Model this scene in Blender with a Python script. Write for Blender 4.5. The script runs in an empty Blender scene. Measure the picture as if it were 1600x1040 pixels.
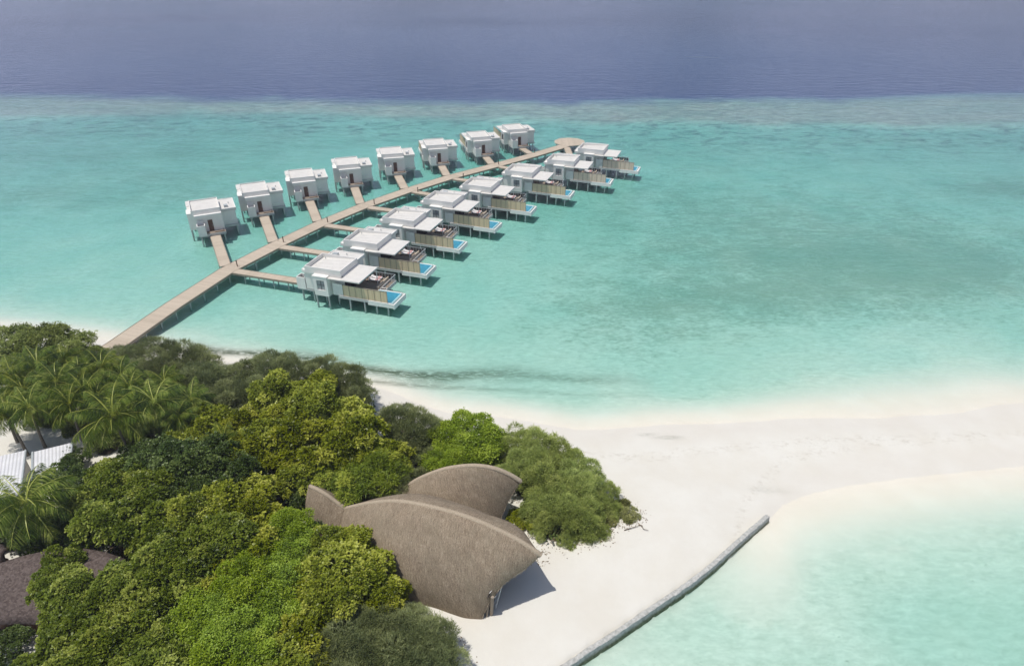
import bpy, math, random
import numpy as np
R_ = math.radians
rnd = random.Random(7)
sc = bpy.context.scene
COL = sc.collection
# ------------------------------------------------------------------ camera numbers (also used to survey positions)
FPX, CX, CY, HC, PITCH = 1014.34, 800.0, 520.0, 50.0, R_(30.948)
cp, sp = math.cos(PITCH), math.sin(PITCH)
def at(px, py, z=0.0):
    u = (px - CX) / FPX; v = (py - CY) / FPX
    d = (u, cp - v * sp, -sp - v * cp); t = (z - HC) / d[2]
    return (d[0] * t, d[1] * t, z)
# ------------------------------------------------------------------ material helpers
class N:
    def __init__(s, name):
        s.m = bpy.data.materials.new(name); s.m.use_nodes = True
        s.t = s.m.node_tree; s.t.nodes.clear()
        s.out = s.t.nodes.new('ShaderNodeOutputMaterial')
    def n(s, typ, **kw):
        x = s.t.nodes.new(typ)
        for k, v in kw.items():
            if k.startswith('_'): setattr(x, k[1:], v)
            else:
                key = int(k[1:]) if k[0] == 'i' and k[1:].isdigit() else k.replace('__', ' ')
                if hasattr(v, 'is_output') or isinstance(v, bpy.types.NodeSocket): s.t.links.new(v, x.inputs[key])
                else: x.inputs[key].default_value = v
        return x
    def link(s, a, b): s.t.links.new(a, b)
    def attr(s, name): return s.n('ShaderNodeAttribute', _attribute_name=name).outputs['Fac']
    def pos(s): return s.n('ShaderNodeNewGeometry').outputs['Position']
    def obj(s): return s.n('ShaderNodeTexCoord').outputs['Object']
    def mapping(s, vec, scale=(1, 1, 1), rot=(0, 0, 0)):
        return s.n('ShaderNodeMapping', Vector=vec, Scale=scale, Rotation=rot).outputs[0]
    def noise(s, vec, scale, detail=4, rough=.6, dist=0.):
        return s.n('ShaderNodeTexNoise', Vector=vec, Scale=scale, Detail=detail, Roughness=rough, Distortion=dist).outputs[0]
    def ramp(s, fac, stops):
        r = s.n('ShaderNodeValToRGB', Fac=fac); e = r.color_ramp.elements
        while len(e) < len(stops): e.new(.5)
        for q, (p, c) in zip(e, stops):
            q.position = p; q.color = (*c, 1) if not isinstance(c, (int, float)) else (c, c, c, 1)
        return r.outputs[0]
    def mr(s, v, a, b, c=0., d=1.):
        return s.n('ShaderNodeMapRange', i0=v, i1=a, i2=b, i3=c, i4=d).outputs[0]
    def math(s, op, a, b=0.): return s.n('ShaderNodeMath', _operation=op, i0=a, i1=b).outputs[0]
    def mix(s, f, a, b, mode='MIX'):
        x = s.n('ShaderNodeMix', _data_type='RGBA', _blend_type=mode)
        for i, v in ((0, f), (6, a), (7, b)):
            if isinstance(v, bpy.types.NodeSocket): s.t.links.new(v, x.inputs[i])
            else: x.inputs[i].default_value = (*v, 1) if isinstance(v, tuple) else v
        return x.outputs[2]
    def bump(s, h, strength=.5, dist=.1):
        return s.n('ShaderNodeBump', Height=h, Strength=strength, Distance=dist).outputs[0]
    def pbr(s, col, rough=.8, normal=None, spec=.3, **kw):
        b = s.n('ShaderNodeBsdfPrincipled')
        for k, v in (('Base Color', col), ('Roughness', rough), ('Specular IOR Level', spec)):
            if isinstance(v, bpy.types.NodeSocket): s.t.links.new(v, b.inputs[k])
            else: b.inputs[k].default_value = (*v, 1) if isinstance(v, tuple) else v
        if normal is not None: s.t.links.new(normal, b.inputs['Normal'])
        for k, v in kw.items(): b.inputs[k.replace('__', ' ')].default_value = v
        return b.outputs[0]
    def done(s, surf): s.t.links.new(surf, s.out.inputs['Surface']); return s.m
def worn(name, c, scale=1.5, amt=.12, rough=.7, fine=14., bump=.15, spec=.3):
    """painted or plain surface with faint blotches and grain"""
    k = N(name); p = k.obj()
    a = k.noise(p, scale, 5); b = k.noise(p, fine, 3)
    f = k.mr(k.math('ADD', k.math('MULTIPLY', a, .7), k.math('MULTIPLY', b, .3)), .3, .7)
    lo = tuple(x * (1 - amt) for x in c); hi = tuple(min(1, x * (1 + amt)) for x in c)
    return k.done(k.pbr(k.mix(f, lo, hi), rough, k.bump(b, bump, .02), spec))
def wood(name, c1, c2, along='X', board=.15, seam=2.6, rough=.75):
    k = N(name); u = k.n('ShaderNodeUVMap').outputs[0]
    s = k.n('ShaderNodeSeparateXYZ', Vector=u)
    a, b = s.outputs[0], s.outputs[1]
    idx = k.math('FLOOR', k.math('DIVIDE', a, board))
    wn = k.n('ShaderNodeTexWhiteNoise', _noise_dimensions='1D', W=idx).outputs[0]
    fr = k.math('FRACT', k.math('DIVIDE', a, board))
    gap = k.math('LESS_THAN', fr, .1)
    bay = k.math('FLOOR', k.math('DIVIDE', a, seam))
    wb = k.n('ShaderNodeTexWhiteNoise', _noise_dimensions='1D', W=bay).outputs[0]
    n = k.noise(k.mapping(u, (3, .6, 1)), 2.5, 5)
    f = k.math('ADD', k.math('ADD', k.math('MULTIPLY', wn, .35), k.math('MULTIPLY', wb, .25)), k.math('MULTIPLY', n, .5))
    col = k.mix(k.mr(f, .25, .85), c1, c2)
    col = k.mix(k.math('MULTIPLY', gap, .55), col, tuple(x * .35 for x in c1))
    return k.done(k.pbr(col, rough, k.bump(n, .3, .02)))
# ------------------------------------------------------------------ mesh helpers
class MB:
    def __init__(s): s.v = []; s.f = []; s.uv = []
    def quad(s, a, b, c, d, uv=None):
        i = len(s.v); s.v += [a, b, c, d]; s.f.append((i, i + 1, i + 2, i + 3)); s.uv.append(uv)
    def box(s, x0, x1, y0, y1, z0, z1):
        x0, x1 = sorted((x0, x1)); y0, y1 = sorted((y0, y1)); z0, z1 = sorted((z0, z1))
        i = len(s.v)
        s.v += [(x, y, z) for z in (z0, z1) for x, y in ((x0, y0), (x1, y0), (x1, y1), (x0, y1))]
        for f in ((3, 2, 1, 0), (4, 5, 6, 7), (0, 1, 5, 4), (1, 2, 6, 5), (2, 3, 7, 6), (3, 0, 4, 7)):
            s.f.append(tuple(i + q for q in f)); s.uv.append(None)
        return s
    def hexa(s, lo, hi):
        """box from four bottom and four top corners"""
        i = len(s.v); s.v += list(lo) + list(hi)
        for f in ((3, 2, 1, 0), (4, 5, 6, 7), (0, 1, 5, 4), (1, 2, 6, 5), (2, 3, 7, 6), (3, 0, 4, 7)):
            s.f.append(tuple(i + q for q in f)); s.uv.append(None)
        return s
    def tube(s, pts, rad, n=8, cap=True):
        i0 = len(s.v); P = [np.array(p, float) for p in pts]
        if not hasattr(rad, '__len__'): rad = [rad] * len(P)
        for k, p in enumerate(P):
            d = (P[min(k + 1, len(P) - 1)] - P[max(k - 1, 0)]); d = d / (np.linalg.norm(d) + 1e-9)
            a = np.array((1, 0, 0)) if abs(d[2]) > .7 else np.array((0, 0, 1.))
            e1 = np.cross(d, a); e1 /= np.linalg.norm(e1); e2 = np.cross(d, e1)
            for j in range(n):
                t = 2 * math.pi * j / n; q = p + rad[k] * (math.cos(t) * e1 + math.sin(t) * e2); s.v.append(tuple(q))
        for k in range(len(P) - 1):
            for j in range(n):
                a, b = i0 + k * n + j, i0 + k * n + (j + 1) % n
                s.f.append((a, b, b + n, a + n)); s.uv.append(None)
        if cap:
            s.f.append(tuple(i0 + j for j in range(n))); s.uv.append(None)
            s.f.append(tuple(i0 + (len(P) - 1) * n + j for j in reversed(range(n)))); s.uv.append(None)
        return s
    def build(s, name, mat, parent=None, mir=1, bevel=0, smooth=False, xf=None):
        v = [(x, y * mir, z) for x, y, z in s.v]
        if xf: v = [xf(p) for p in v]
        f = [tuple(reversed(q)) for q in s.f] if mir < 0 else s.f
        me = bpy.data.meshes.new(name); me.from_pydata(v, [], f); me.materials.append(mat)
        uvl = me.uv_layers.new(name='UVMap')
        for p, q, u in zip(me.polygons, f, s.uv):
            for li, vi in zip(p.loop_indices, q):
                co = s.v[vi]
                if u is None: uvl.data[li].uv = (co[0], co[1]) if abs(p.normal.z) > .6 else ((co[0], co[2]) if abs(p.normal.y) > abs(p.normal.x) else (co[1], co[2]))
            if u is not None:
                us = list(reversed(u)) if mir < 0 else u
                for li, w in zip(p.loop_indices, us): uvl.data[li].uv = w
        if smooth: me.polygons.foreach_set('use_smooth', [True] * len(me.polygons))
        o = bpy.data.objects.new(name, me); COL.objects.link(o); o.parent = parent
        if bevel:
            b = o.modifiers.new('bevel', 'BEVEL'); b.width = bevel; b.segments = 2; b.limit_method = 'ANGLE'
        return o
def tag(o, label=None, cat=None, group=None, kind=None):
    if label: o['label'] = label
    if cat: o['category'] = cat
    if group: o['group'] = group
    if kind: o['kind'] = kind
    return o
def empty(name, loc, rz=0.):
    o = bpy.data.objects.new(name, None); COL.objects.link(o); o.location = loc; o.rotation_euler = (0, 0, rz)
    o.empty_display_size = .5
    return o
KIDS = {}
def kids(o): return list(o.children)
def copy_tree(o, parent=None):
    c = o.copy(); COL.objects.link(c); c.parent = parent
    for ch in kids(o): copy_tree(ch, c)
    return c
def np_mesh(name, V, F, mat, attrs=None, smooth=False):
    me = bpy.data.meshes.new(name); nv, nf, k = len(V), len(F), F.shape[1]
    me.vertices.add(nv); me.vertices.foreach_set('co', V.astype(np.float32).ravel())
    me.loops.add(nf * k); me.loops.foreach_set('vertex_index', F.astype(np.int32).ravel())
    me.polygons.add(nf); me.polygons.foreach_set('loop_start', np.arange(0, nf * k, k, dtype=np.int32))
    try: me.polygons.foreach_set('loop_total', np.full(nf, k, dtype=np.int32))
    except Exception: pass
    me.update(calc_edges=True); me.validate()
    for an, (dom, arr) in (attrs or {}).items():
        a = me.attributes.new(an, 'FLOAT', dom); a.data.foreach_set('value', arr.astype(np.float32))
    if smooth: me.polygons.foreach_set('use_smooth', np.ones(nf, bool))
    me.materials.append(mat)
    return me
def link(name, me, parent=None):
    o = bpy.data.objects.new(name, me); COL.objects.link(o); o.parent = parent; return o

# ================================================================== TREES TABLE (surveyed from the picture: px, py, crown radius m, crown centre height m, kind)
TR = []
def T(kind, *rows):
    for r in rows: TR.append((kind, *r))
T('shrub_olive', (18, 540, 3.6, 4.2), (62, 533, 3.3, 4.4), (108, 545, 3.0, 3.6), (140, 560, 2.2, 3.0), (25, 562, 2.6, 3.6), (85, 562, 2.4, 3.4))
T('casuarina', (196, 566, 2.6, 3.2), (238, 560, 2.9, 3.6), (285, 562, 2.9, 3.4), (316, 575, 2.6, 3.2), (262, 590, 2.8, 3.4), (210, 592, 2.6, 3.2), (310, 604, 2.8, 3.4), (350, 598, 2.7, 3.2),
  (385, 588, 2.6, 3.2), (418, 582, 2.5, 3.2), (455, 585, 2.6, 3.4), (500, 588, 2.7, 3.4), (535, 600, 2.6, 3.4), (556, 618, 2.3, 3.2), (356, 628, 2.7, 3.4), (395, 612, 2.5, 3.2), (318, 636, 2.4, 3.2), (165, 580, 2.2, 3.0), (545, 630, 2.2, 2.8), (525, 620, 2.4, 3.2))
T('almond', (432, 618, 2.6, 4.8), (470, 622, 2.3, 4.8), (496, 602, 1.9, 5.0), (452, 650, 2.8, 5.2), (495, 640, 2.8, 5.4), (535, 655, 2.9, 5.2), (470, 690, 3.0, 5.4), (420, 690, 2.7, 5.2), (515, 700, 3.0, 5.4), (560, 690, 3.0, 5.0),
  (330, 668, 2.6, 4.6), (295, 685, 2.1, 4.4), (375, 672, 2.4, 4.8), (380, 712, 2.4, 4.8), (430, 735, 2.4, 4.6), (606, 715, 2.1, 4.4), (470, 745, 2.2, 4.6), (405, 655, 2.2, 4.6))
T('feather_broadleaf', (568, 748, 2.3, 4.2), (597, 738, 2.2, 4.4), (528, 728, 2.2, 4.6), (575, 715, 2.3, 4.6))
T('casuarina', (640, 672, 2.9, 3.8), (622, 655, 2.0, 3.2), (665, 668, 2.0, 3.2), (615, 750, 2.0, 3.6), (645, 722, 2.3, 3.0), (605, 765, 1.6, 3.4))
T('bright_green', (705, 680, 2.6, 3.6), (738, 680, 2.7, 3.6), (765, 694, 2.2, 3.2), (720, 708, 2.4, 3.4), (690, 715, 2.0, 3.2), (748, 712, 2.2, 3.0))
T('beach_shrub', (805, 698, 2.4, 2.8), (835, 705, 2.6, 3.0), (870, 718, 2.7, 3.0), (900, 740, 2.6, 2.8), (850, 745, 2.8, 3.4), (822, 730, 2.4, 3.2), (885, 775, 2.7, 3.0), (915, 770, 2.3, 2.6), (855, 785, 2.4, 2.8), (905, 805, 2.2, 2.2),
  (870, 815, 2.1, 2.2), (933, 795, 1.6, 1.9), (835, 800, 1.5, 2.2), (885, 842, 1.2, 1.2), (925, 826, 1.4, 1.3), (940, 838, .9, .9), (948, 772, 1.5, 2.0), (953, 796, 1.2, 1.5), (915, 840, 1.0, 1.0), (848, 828, 1.2, 1.6), (790, 745, 1.6, 3.0))
T('sparse_shrub', (966, 790, 1.1, 1.1), (984, 803, 1.2, 1.0), (972, 814, 1.0, .9), (952, 815, 1.0, .9), (990, 812, .8, .7), (845, 878, .6, .5))
T('almond', (812, 806, 1.1, 2.0), (833, 815, .8, 1.7))
T('dark_glossy', (245, 722, 2.7, 5.4), (285, 735, 2.9, 5.6), (325, 728, 2.8, 5.6), (360, 742, 2.6, 5.4), (215, 712, 2.0, 4.8), (350, 770, 2.4, 5.2), (305, 765, 2.6, 5.4), (100, 740, 1.6, 3.4), (115, 715, 1.4, 3.0), (122, 760, 1.8, 3.6))
T('olive_broadleaf', (175, 745, 2.4, 5.0), (150, 790, 2.3, 4.8), (200, 770, 2.6, 5.2), (232, 775, 2.5, 5.6), (170, 815, 2.5, 5.2), (225, 810, 2.7, 5.6), (265, 790, 2.2, 5.4), (238, 850, 1.9, 5.4), (270, 830, 2.7, 5.8), (216, 832, 1.5, 5.0),
  (250, 880, 2.7, 5.6), (300, 870, 2.7, 5.8), (340, 845, 2.6, 5.8), (295, 920, 2.4, 5.4), (103, 880, 1.8, 4.8), (85, 915, 1.8, 4.8), (118, 918, 2.0, 5.0), (100, 955, 1.9, 4.6), (160, 938, 2.1, 5.0), (200, 910, 2.2, 5.2),
  (130, 960, 2.2, 4.8), (175, 950, 2.4, 5.0), (225, 945, 2.4, 5.2), (130, 1000, 2.4, 4.8), (100, 1015, 2.0, 4.0), (180, 1000, 2.5, 5.0), (235, 1000, 2.4, 5.0), (60, 1045, 1.8, 3.4), (110, 1045, 2.4, 4.6), (175, 1045, 2.5, 4.8), (250, 1045, 2.4, 4.8))
T('almond', (385, 770, 2.1, 5.8), (395, 800, 2.1, 5.8), (345, 805, 2.6, 6.0), (380, 845, 2.6, 5.8), (300, 810, 2.3, 5.8), (430, 765, 1.6, 4.6), (330, 900, 2.4, 5.6))
T('bright_green', (455, 822, 2.1, 5.4), (425, 835, 2.0, 5.4), (450, 855, 2.2, 5.4), (410, 870, 2.3, 5.6), (440, 900, 2.4, 5.4), (385, 905, 2.4, 5.4), (350, 950, 2.5, 5.2), (405, 945, 2.6, 5.2), (310, 975, 2.4, 5.0), (360, 995, 2.6, 5.2), (420, 990, 2.5, 5.0),
  (300, 1020, 2.4, 5.0), (350, 1040, 2.5, 5.0), (410, 1040, 2.5, 4.8), (460, 940, 2.2, 4.8))
T('almond', (510, 858, 2.1, 5.0), (545, 862, 2.1, 5.0), (530, 895, 2.3, 5.2), (575, 905, 2.3, 4.6), (490, 900, 2.1, 5.2), (560, 940, 2.1, 4.4), (600, 935, 1.7, 3.6), (520, 935, 2.2, 5.0), (618, 920, 1.1, 3.4), (470, 1000, 2.3, 4.6), (450, 1035, 2.2, 4.4), (490, 970, 1.7, 4.4))
T('casuarina', (505, 948, 1.8, 4.6), (545, 1000, 2.4, 4.0), (590, 990, 2.4, 3.8), (630, 990, 2.3, 3.4), (665, 1005, 2.1, 3.0), (520, 1030, 2.4, 4.0), (575, 1030, 2.5, 3.8), (625, 1030, 2.5, 3.4), (675, 1035, 2.2, 2.8), (640, 968, 1.2, 2.6), (560, 970, 1.8, 3.8))
T('dark_glossy', (70, 835, 1.9, 2.8), (20, 828, 1.8, 2.6), (105, 828, 2.0, 3.4), (125, 800, 1.9, 3.6), (100, 790, 1.5, 3.0), (-10, 815, 1.8, 2.6), (60, 805, 1.4, 2.2))
T('shrub_olive', (40, 590, 2.0, 2.4), (170, 620, 2.2, 2.4), (120, 668, 1.5, 1.6), (90, 660, 1.3, 1.4), (165, 690, 1.7, 2.0), (230, 640, 2.2, 2.6), (180, 665, 1.8, 2.2), (60, 600, 2.0, 2.2), (110, 600, 2.0, 2.2), (20, 620, 2.0, 2.0), (150, 610, 2.2, 2.4), (200, 640, 2.2, 2.2), (250, 660, 2.2, 2.6), (90, 635, 1.8, 1.8), (300, 650, 2.2, 2.6), (270, 690, 1.8, 2.8), (140, 650, 1.6, 1.8), (210, 680, 1.8, 2.4), (60, 655, 1.4, 1.5))
T('dark_glossy', (10, 1010, 1.5, 2.2), (20, 985, 1.1, 1.6), (480, 850, 1.8, 3.6), (470, 775, 1.6, 3.2), (350, 880, 2.2, 4.0), (270, 960, 2.2, 4.0))
PALMS = [(38, 612, 2.9, 6.0), (128, 590, 2.7, 6.2), (190, 590, 2.6, 5.8), (258, 600, 2.4, 5.4), (60, 572, 3.1, 6.4), (100, 568, 2.6, 6.0), (160, 578, 2.9, 6.4), (22, 592, 2.9, 6.2), (90, 600, 3.0, 6.6), (133, 614, 2.9, 6.4), (8, 642, 3.0, 6.0), (48, 640, 2.9, 6.6), (110, 634, 2.9, 6.6),
  (178, 655, 4.0, 7.2), (242, 632, 3.5, 7.0), (300, 628, 2.6, 5.6), (205, 610, 2.5, 6.0), (352, 694, 2.5, 5.2), (43, 790, 4.2, 6.8), (12, 648, 2.5, 6.2), (152, 625, 2.4, 6.0), (280, 655, 2.3, 5.6)]
treexy = np.array([(*at(p[1], p[2], p[4])[:2], p[3]) for p in TR])
solid = np.array([k[0] not in ('sparse_shrub',) for k in TR])

# ================================================================== GROUND: one sheet of island, lagoon floor, reef and drop-off
def axis(lo, hi, step, far, grow=1.18):
    a = list(np.arange(lo, hi + step, step)); s = step
    while a[-1] < far: s *= grow; a.append(a[-1] + s)
    s = step
    while a[0] > -far: s *= grow; a.insert(0, a[0] - s)
    return np.array(a)
gx = axis(-95, 80, .55, 6500)
gy1 = list(np.arange(24, 100, .55)); gy = gy1[:]
s = .55
while gy[-1] < 300: s = min(s * 1.03, 2.2); gy.append(gy[-1] + s)
while gy[-1] < 6500: s *= 1.2; gy.append(gy[-1] + s)
s = .55
while gy[0] > -6500: s *= 1.25; gy.insert(0, gy[0] - s)
gy = np.array(gy)
def vnoise(x, y, sc_, seed):
    """cheap smooth value noise"""
    x = x / sc_; y = y / sc_; xi = np.floor(x); yi = np.floor(y); fx = x - xi; fy = y - yi
    fx = fx * fx * (3 - 2 * fx); fy = fy * fy * (3 - 2 * fy)
    def h(a, b):
        q = np.sin(a * 127.1 + b * 311.7 + seed * 74.7) * 43758.5453; return q - np.floor(q)
    return (h(xi, yi) * (1 - fx) + h(xi + 1, yi) * fx) * (1 - fy) + (h(xi, yi + 1) * (1 - fx) + h(xi + 1, yi + 1) * fx) * fy
YN = np.array([(-6500, 300), (-300, 108), (-130, 90), (-80, 85), (-60, 81.5), (-47, 78), (-38, 75), (-28, 72.5), (-17.4, 68.6), (-8, 64.8), (0, 62.6), (8, 61.2), (16, 61.4), (24, 62.0), (40, 63.3), (56, 64.4), (68, 65.5), (110, 71), (300, 100), (6500, 400)])
wp = [at(*p, .85)[:2] for p in ((600, 1200), (740, 1120), (877, 1043), (917, 1017), (968, 984), (1018, 950), (1066, 918), (1108, 886), (1155, 844), (1200, 805))]
YS = np.array([(-6500, -400), (-60, -20)] + [(x, y) for x, y in wp] + [(27.2, 48.2), (29, 49.3), (32, 50.5), (36, 51.5), (42, 52.6), (57, 54.6), (100, 57), (300, 50), (6500, -100)])
DEP = np.array([(0, 0), (2, .06), (4, .22), (7, .43), (12, .55), (25, .60), (60, .67), (140, .72), (7000, .72)])
GX, GY = np.meshgrid(gx, gy)
X, Y = GX.ravel(), GY.ravel()
def smooth(a, b, v): t = np.clip((v - a) / (b - a), 0, 1); return t * t * (3 - 2 * t)
def ground_h(X, Y):
    dn = Y - np.interp(X, YN[:, 0], YN[:, 1]) + 1.6 * (vnoise(X, Y, 9, 1) - .5) * smooth(95, 80, Y)
    hn = np.where(dn > 0, -np.interp(dn / (1 + .9 * smooth(20, 60, X)), DEP[:, 0], DEP[:, 1]), np.minimum(-dn * .075, 1.1))
    ysl = np.interp(X, YS[:, 0], YS[:, 1]); ds = (ysl - Y)
    wall = X < 26.1
    dsw = ds * (.8 + .2 * smooth(20, 30, X))
    depw = np.interp(dsw, [0, .5, 2, 6, 14, 40, 7000], [.26, .30, .34, .40, .47, .54, .6])
    deps = np.interp(dsw, [0, 3, 6, 10, 15, 30, 7000], [0, .05, .19, .38, .48, .55, .6])
    k = smooth(15, 27, X); dsea = depw * (1 - k) + deps * k
    kk = smooth(14, 27, X); up = (.72 + np.minimum(-dsw * .05, .4)) * (1 - kk) + np.minimum(-dsw * .075 + .12 * (1 - smooth(26, 32, X)), 1.1) * kk
    hs = np.where(dsw > 0, -dsea, up)
    h = np.minimum(hn, hs)
    # reef flat and drop-off
    yr = 250 + (X / 196.) ** 2 * 9.5 + 5 * (vnoise(X, Y * 0, 40, 3) - .5)
    yr = np.minimum(yr, 300)
    yf = np.interp(X, [-400, -168, -88, 0, 81, 159, 400], [222, 222, 231, 219, 214, 210, 208])
    m = smooth(yf - 6, yf + 8, Y + 8 * (vnoise(X, Y, 14, 5) - .5)) * (1 - smooth(yr - 4, yr + 6, Y))
    h = h * (1 - m) + (-.34) * m
    h = np.where(Y > yr, -.36 - .10 * smooth(0, 22, Y - yr), h)
    h += np.where((h < -.3) & (Y < yr), .13 * (vnoise(X, Y, 7, 8) - .5) + .06 * (vnoise(X, Y, 2.5, 9) - .5), 0)
    h += np.where(h > .15, .06 * (vnoise(X, Y, 2.2, 10) - .5) + .10 * (vnoise(X, Y, 6, 11) - .5), 0)
    return h, yr, yf
Hh, yr, yf = ground_h(X, Y)
def gh(x, y): return float(ground_h(np.array([x]), np.array([y]))[0][0])
def blob(px, py, rx, ry):
    cx, cy, _ = at(px, py, 0); return np.exp(-(((X - cx) / rx) ** 2 + ((Y - cy) / ry) ** 2))
grass = .85 * smooth(-25, 30, X) * smooth(80, 105, Y) * smooth(235, 205, Y) + .8 * smooth(-35, -70, X) * smooth(118, 150, Y) * smooth(235, 205, Y) + .35 * smooth(-35, -70, X) * smooth(90, 110, Y)
for b in ((1050, 300, 26, 12, .5), (1150, 380, 34, 16, .62), (1330, 400, 34, 18, .6), (1250, 330, 40, 14, .5), (960, 480, 15, 8, .8), (930, 520, 13, 5, .75), (1080, 540, 14, 5, .55), (1100, 470, 20, 10, .75), (1420, 440, 26, 12, .7), (1580, 290, 15, 9, 1.5),
          (1540, 400, 22, 14, .7), (880, 330, 9, 5, .4), (760, 400, 8, 6, .3), (240, 270, 14, 6, .5), (150, 300, 24, 8, .4), (330, 235, 18, 6, .5), (120, 240, 26, 6, .5), (1250, 470, 20, 9, .6), (1020, 245, 22, 8, .4), (1400, 220, 40, 6, .45), (560, 350, 10, 8, .35), (330, 400, 6, 5, .35), (500, 380, 6, 6, .3), (760, 360, 8, 8, .35)):
    grass += b[4] * blob(*b[:4])
dn = Y - np.interp(X, YN[:, 0], YN[:, 1])
st = np.array([at(*p)[:2] for p in ((300, 543), (340, 549), (400, 551), (460, 557), (520, 563), (580, 575), (640, 581), (700, 583), (800, 578), (900, 588), (1000, 592))])
sy = np.interp(X, st[:, 0], st[:, 1]); inr = smooth(-52, -44, X) * (1 - smooth(8, 22, X))
streak = inr * (np.exp(-((Y - sy) / (.7 + 1.3 * vnoise(X, Y, 5, 12))) ** 2) + .6 * np.exp(-((Y - sy + 2.6 + 1.5 * vnoise(X, Y, 8, 31)) / .5) ** 2)) * (1 - .5 * smooth(-14, 4, X))
for _b in ((1045, 682, 1.5, .35), (1200, 764, 2.0, .25), (1010, 678, 1.0, .2)): streak += .4 * (lambda c: np.exp(-(((X - c[0]) / _b[2]) ** 2 + ((Y - c[1]) / _b[3]) ** 2)))(at(_b[0], _b[1], .3))
coral = np.clip(smooth(yf - 55, yf - 8, Y) * (1 - smooth(yr - 6, yr + 2, Y)), 0, 1)
reef = smooth(yf - 4, yf + 10, Y + 14 * (vnoise(X, Y, 16, 5) - .5)) * (1 - smooth(yr - 2, yr + 5, Y))
deep = smooth(yr - 9, yr + 10, Y + 7 * (vnoise(X, Y, 7, 15) - .5) + 5 * (vnoise(X, Y, 25, 16) - .5))
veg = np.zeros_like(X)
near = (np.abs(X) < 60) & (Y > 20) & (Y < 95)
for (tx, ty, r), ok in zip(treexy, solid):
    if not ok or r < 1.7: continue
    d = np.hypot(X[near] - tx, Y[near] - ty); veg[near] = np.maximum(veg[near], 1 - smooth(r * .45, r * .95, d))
nx, ny = len(gx), len(gy)
I = np.arange(nx * ny).reshape(ny, nx)
F = np.stack([I[:-1, :-1], I[:-1, 1:], I[1:, 1:], I[1:, :-1]], -1).reshape(-1, 4)

k = N('coral_sand_and_seabed'); p = k.pos()
# the sand: cream, faintly blotched, damp and pinker close to the waterline
z = k.n('ShaderNodeSeparateXYZ', Vector=p).outputs[2]
n1 = k.noise(p, .22, 6); n2 = k.noise(p, 3., 4); n3 = k.noise(p, 14., 3)
sand = k.mix(k.mr(n1, .35, .65), (.675, .64, .56), (.715, .69, .62))
sand = k.mix(k.math('MULTIPLY', k.mr(n2, .55, .8), .16), sand, (.60, .55, .48))
damp = k.ramp(k.mr(z, -.10, .34), [(0, .65), (.5, .7), (1, 0.)])
dampn = k.math('MULTIPLY', damp, k.mr(k.noise(k.mapping(p, (.5, 1.1, 1)), .35, 5), .3, .65, .35, .85))
sand = k.mix(dampn, sand, (.655, .615, .545))
# washed-up weed flecks and footprints
fl = k.math('GREATER_THAN', k.noise(k.mapping(p, (.5, 1.5, 1)), 2.6, 5, .7), .70)
sand = k.mix(k.math('MULTIPLY', fl, .35), sand, (.42, .37, .30))
wl = k.math('MULTIPLY', k.mr(z, .30, .36), k.mr(z, .48, .40)); sand = k.mix(k.math('MULTIPLY', k.math('MULTIPLY', wl, k.mr(k.noise(k.mapping(p, (.8, 1.4, 1)), 1.6, 7, .8), .5, .62)), .35), sand, (.40, .35, .27))
tread = k.mr(k.noise(k.mapping(p, (1.4, 1.4, 1)), 1.9, 6, .8, .8), .55, .72); sand = k.mix(k.math('MULTIPLY', k.math('MULTIPLY', tread, k.mr(z, .5, .7)), .16), sand, (.52, .475, .40))
# lagoon floor: sandy with seagrass patches and painted surface ripples
ga = k.attr('grass'); gn = k.noise(k.mapping(p, (.7, 1.2, 1)), 1.5, 9, .8); gn2 = k.noise(p, .11, 5)
under = k.mr(z, -.14, -.36)
gmask = k.math('MULTIPLY', k.mr(k.math('ADD', k.math('MULTIPLY', ga, .13), k.math('ADD', k.math('MULTIPLY', gn, .95), k.math('ADD', k.math('MULTIPLY', gn2, .28), k.math('MULTIPLY', k.noise(k.mapping(p, (.7, 1.3, 1)), .40, 7, .72), .55)))), .99, 1.17), under)
ripple_paint = k.mr(k.noise(k.mapping(p, (.65, 1.35, 1)), 1.3, 8, .72, .3), .3, .7); big = k.mr(k.noise(p, .045, 5, .6), .35, .65)
lag = k.mix(k.math('MULTIPLY', under, .85), sand, k.mix(ripple_paint, (.50, .51, .43), (.80, .77, .68)))  # fine mottle paints the surface's ripple light into the bed colour
lag = k.mix(k.math('MULTIPLY', k.math('MULTIPLY', big, under), .32), lag, (.50, .58, .47))
bed = k.mix(k.math('MULTIPLY', gmask, .52), lag, (.20, .25, .17))
spots = k.mr(k.noise(k.mapping(p, (.7, 1.2, 1)), 1.9, 3, .5), .72, .78)
bed = k.mix(k.math('MULTIPLY', k.math('MULTIPLY', spots, under), .6), bed, (.16, .19, .13))
stn = k.mr(k.noise(k.mapping(p, (.5, 1.6, 1)), 1.7, 7, .75, .6), .36, .52)
bed = k.mix(k.math('MULTIPLY', k.math('MULTIPLY', k.attr('streak'), stn), 1.), bed, (.10, .115, .06))
# coral heads in front of the reef flat, rubble on it, deep water's scattered blue painted on the bed beyond
cn = k.mr(k.noise(k.mapping(p, (.5, .8, 1)), .38, 8, .75, .6), .49, .60)
bed = k.mix(k.math('MULTIPLY', k.math('MULTIPLY', k.attr('coral'), cn), .75), bed, (.12, .16, .15))
rn = k.noise(k.mapping(p, (.5, 1, 1)), .5, 8, .75)
rubble = k.mix(k.mr(rn, .38, .62), (.17, .16, .15), (.60, .51, .45))
bed = k.mix(k.math('MULTIPLY', k.attr('reef'), .85), bed, rubble)
bed = k.mix(k.attr('deep'), bed, (.035, .072, .23))
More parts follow.
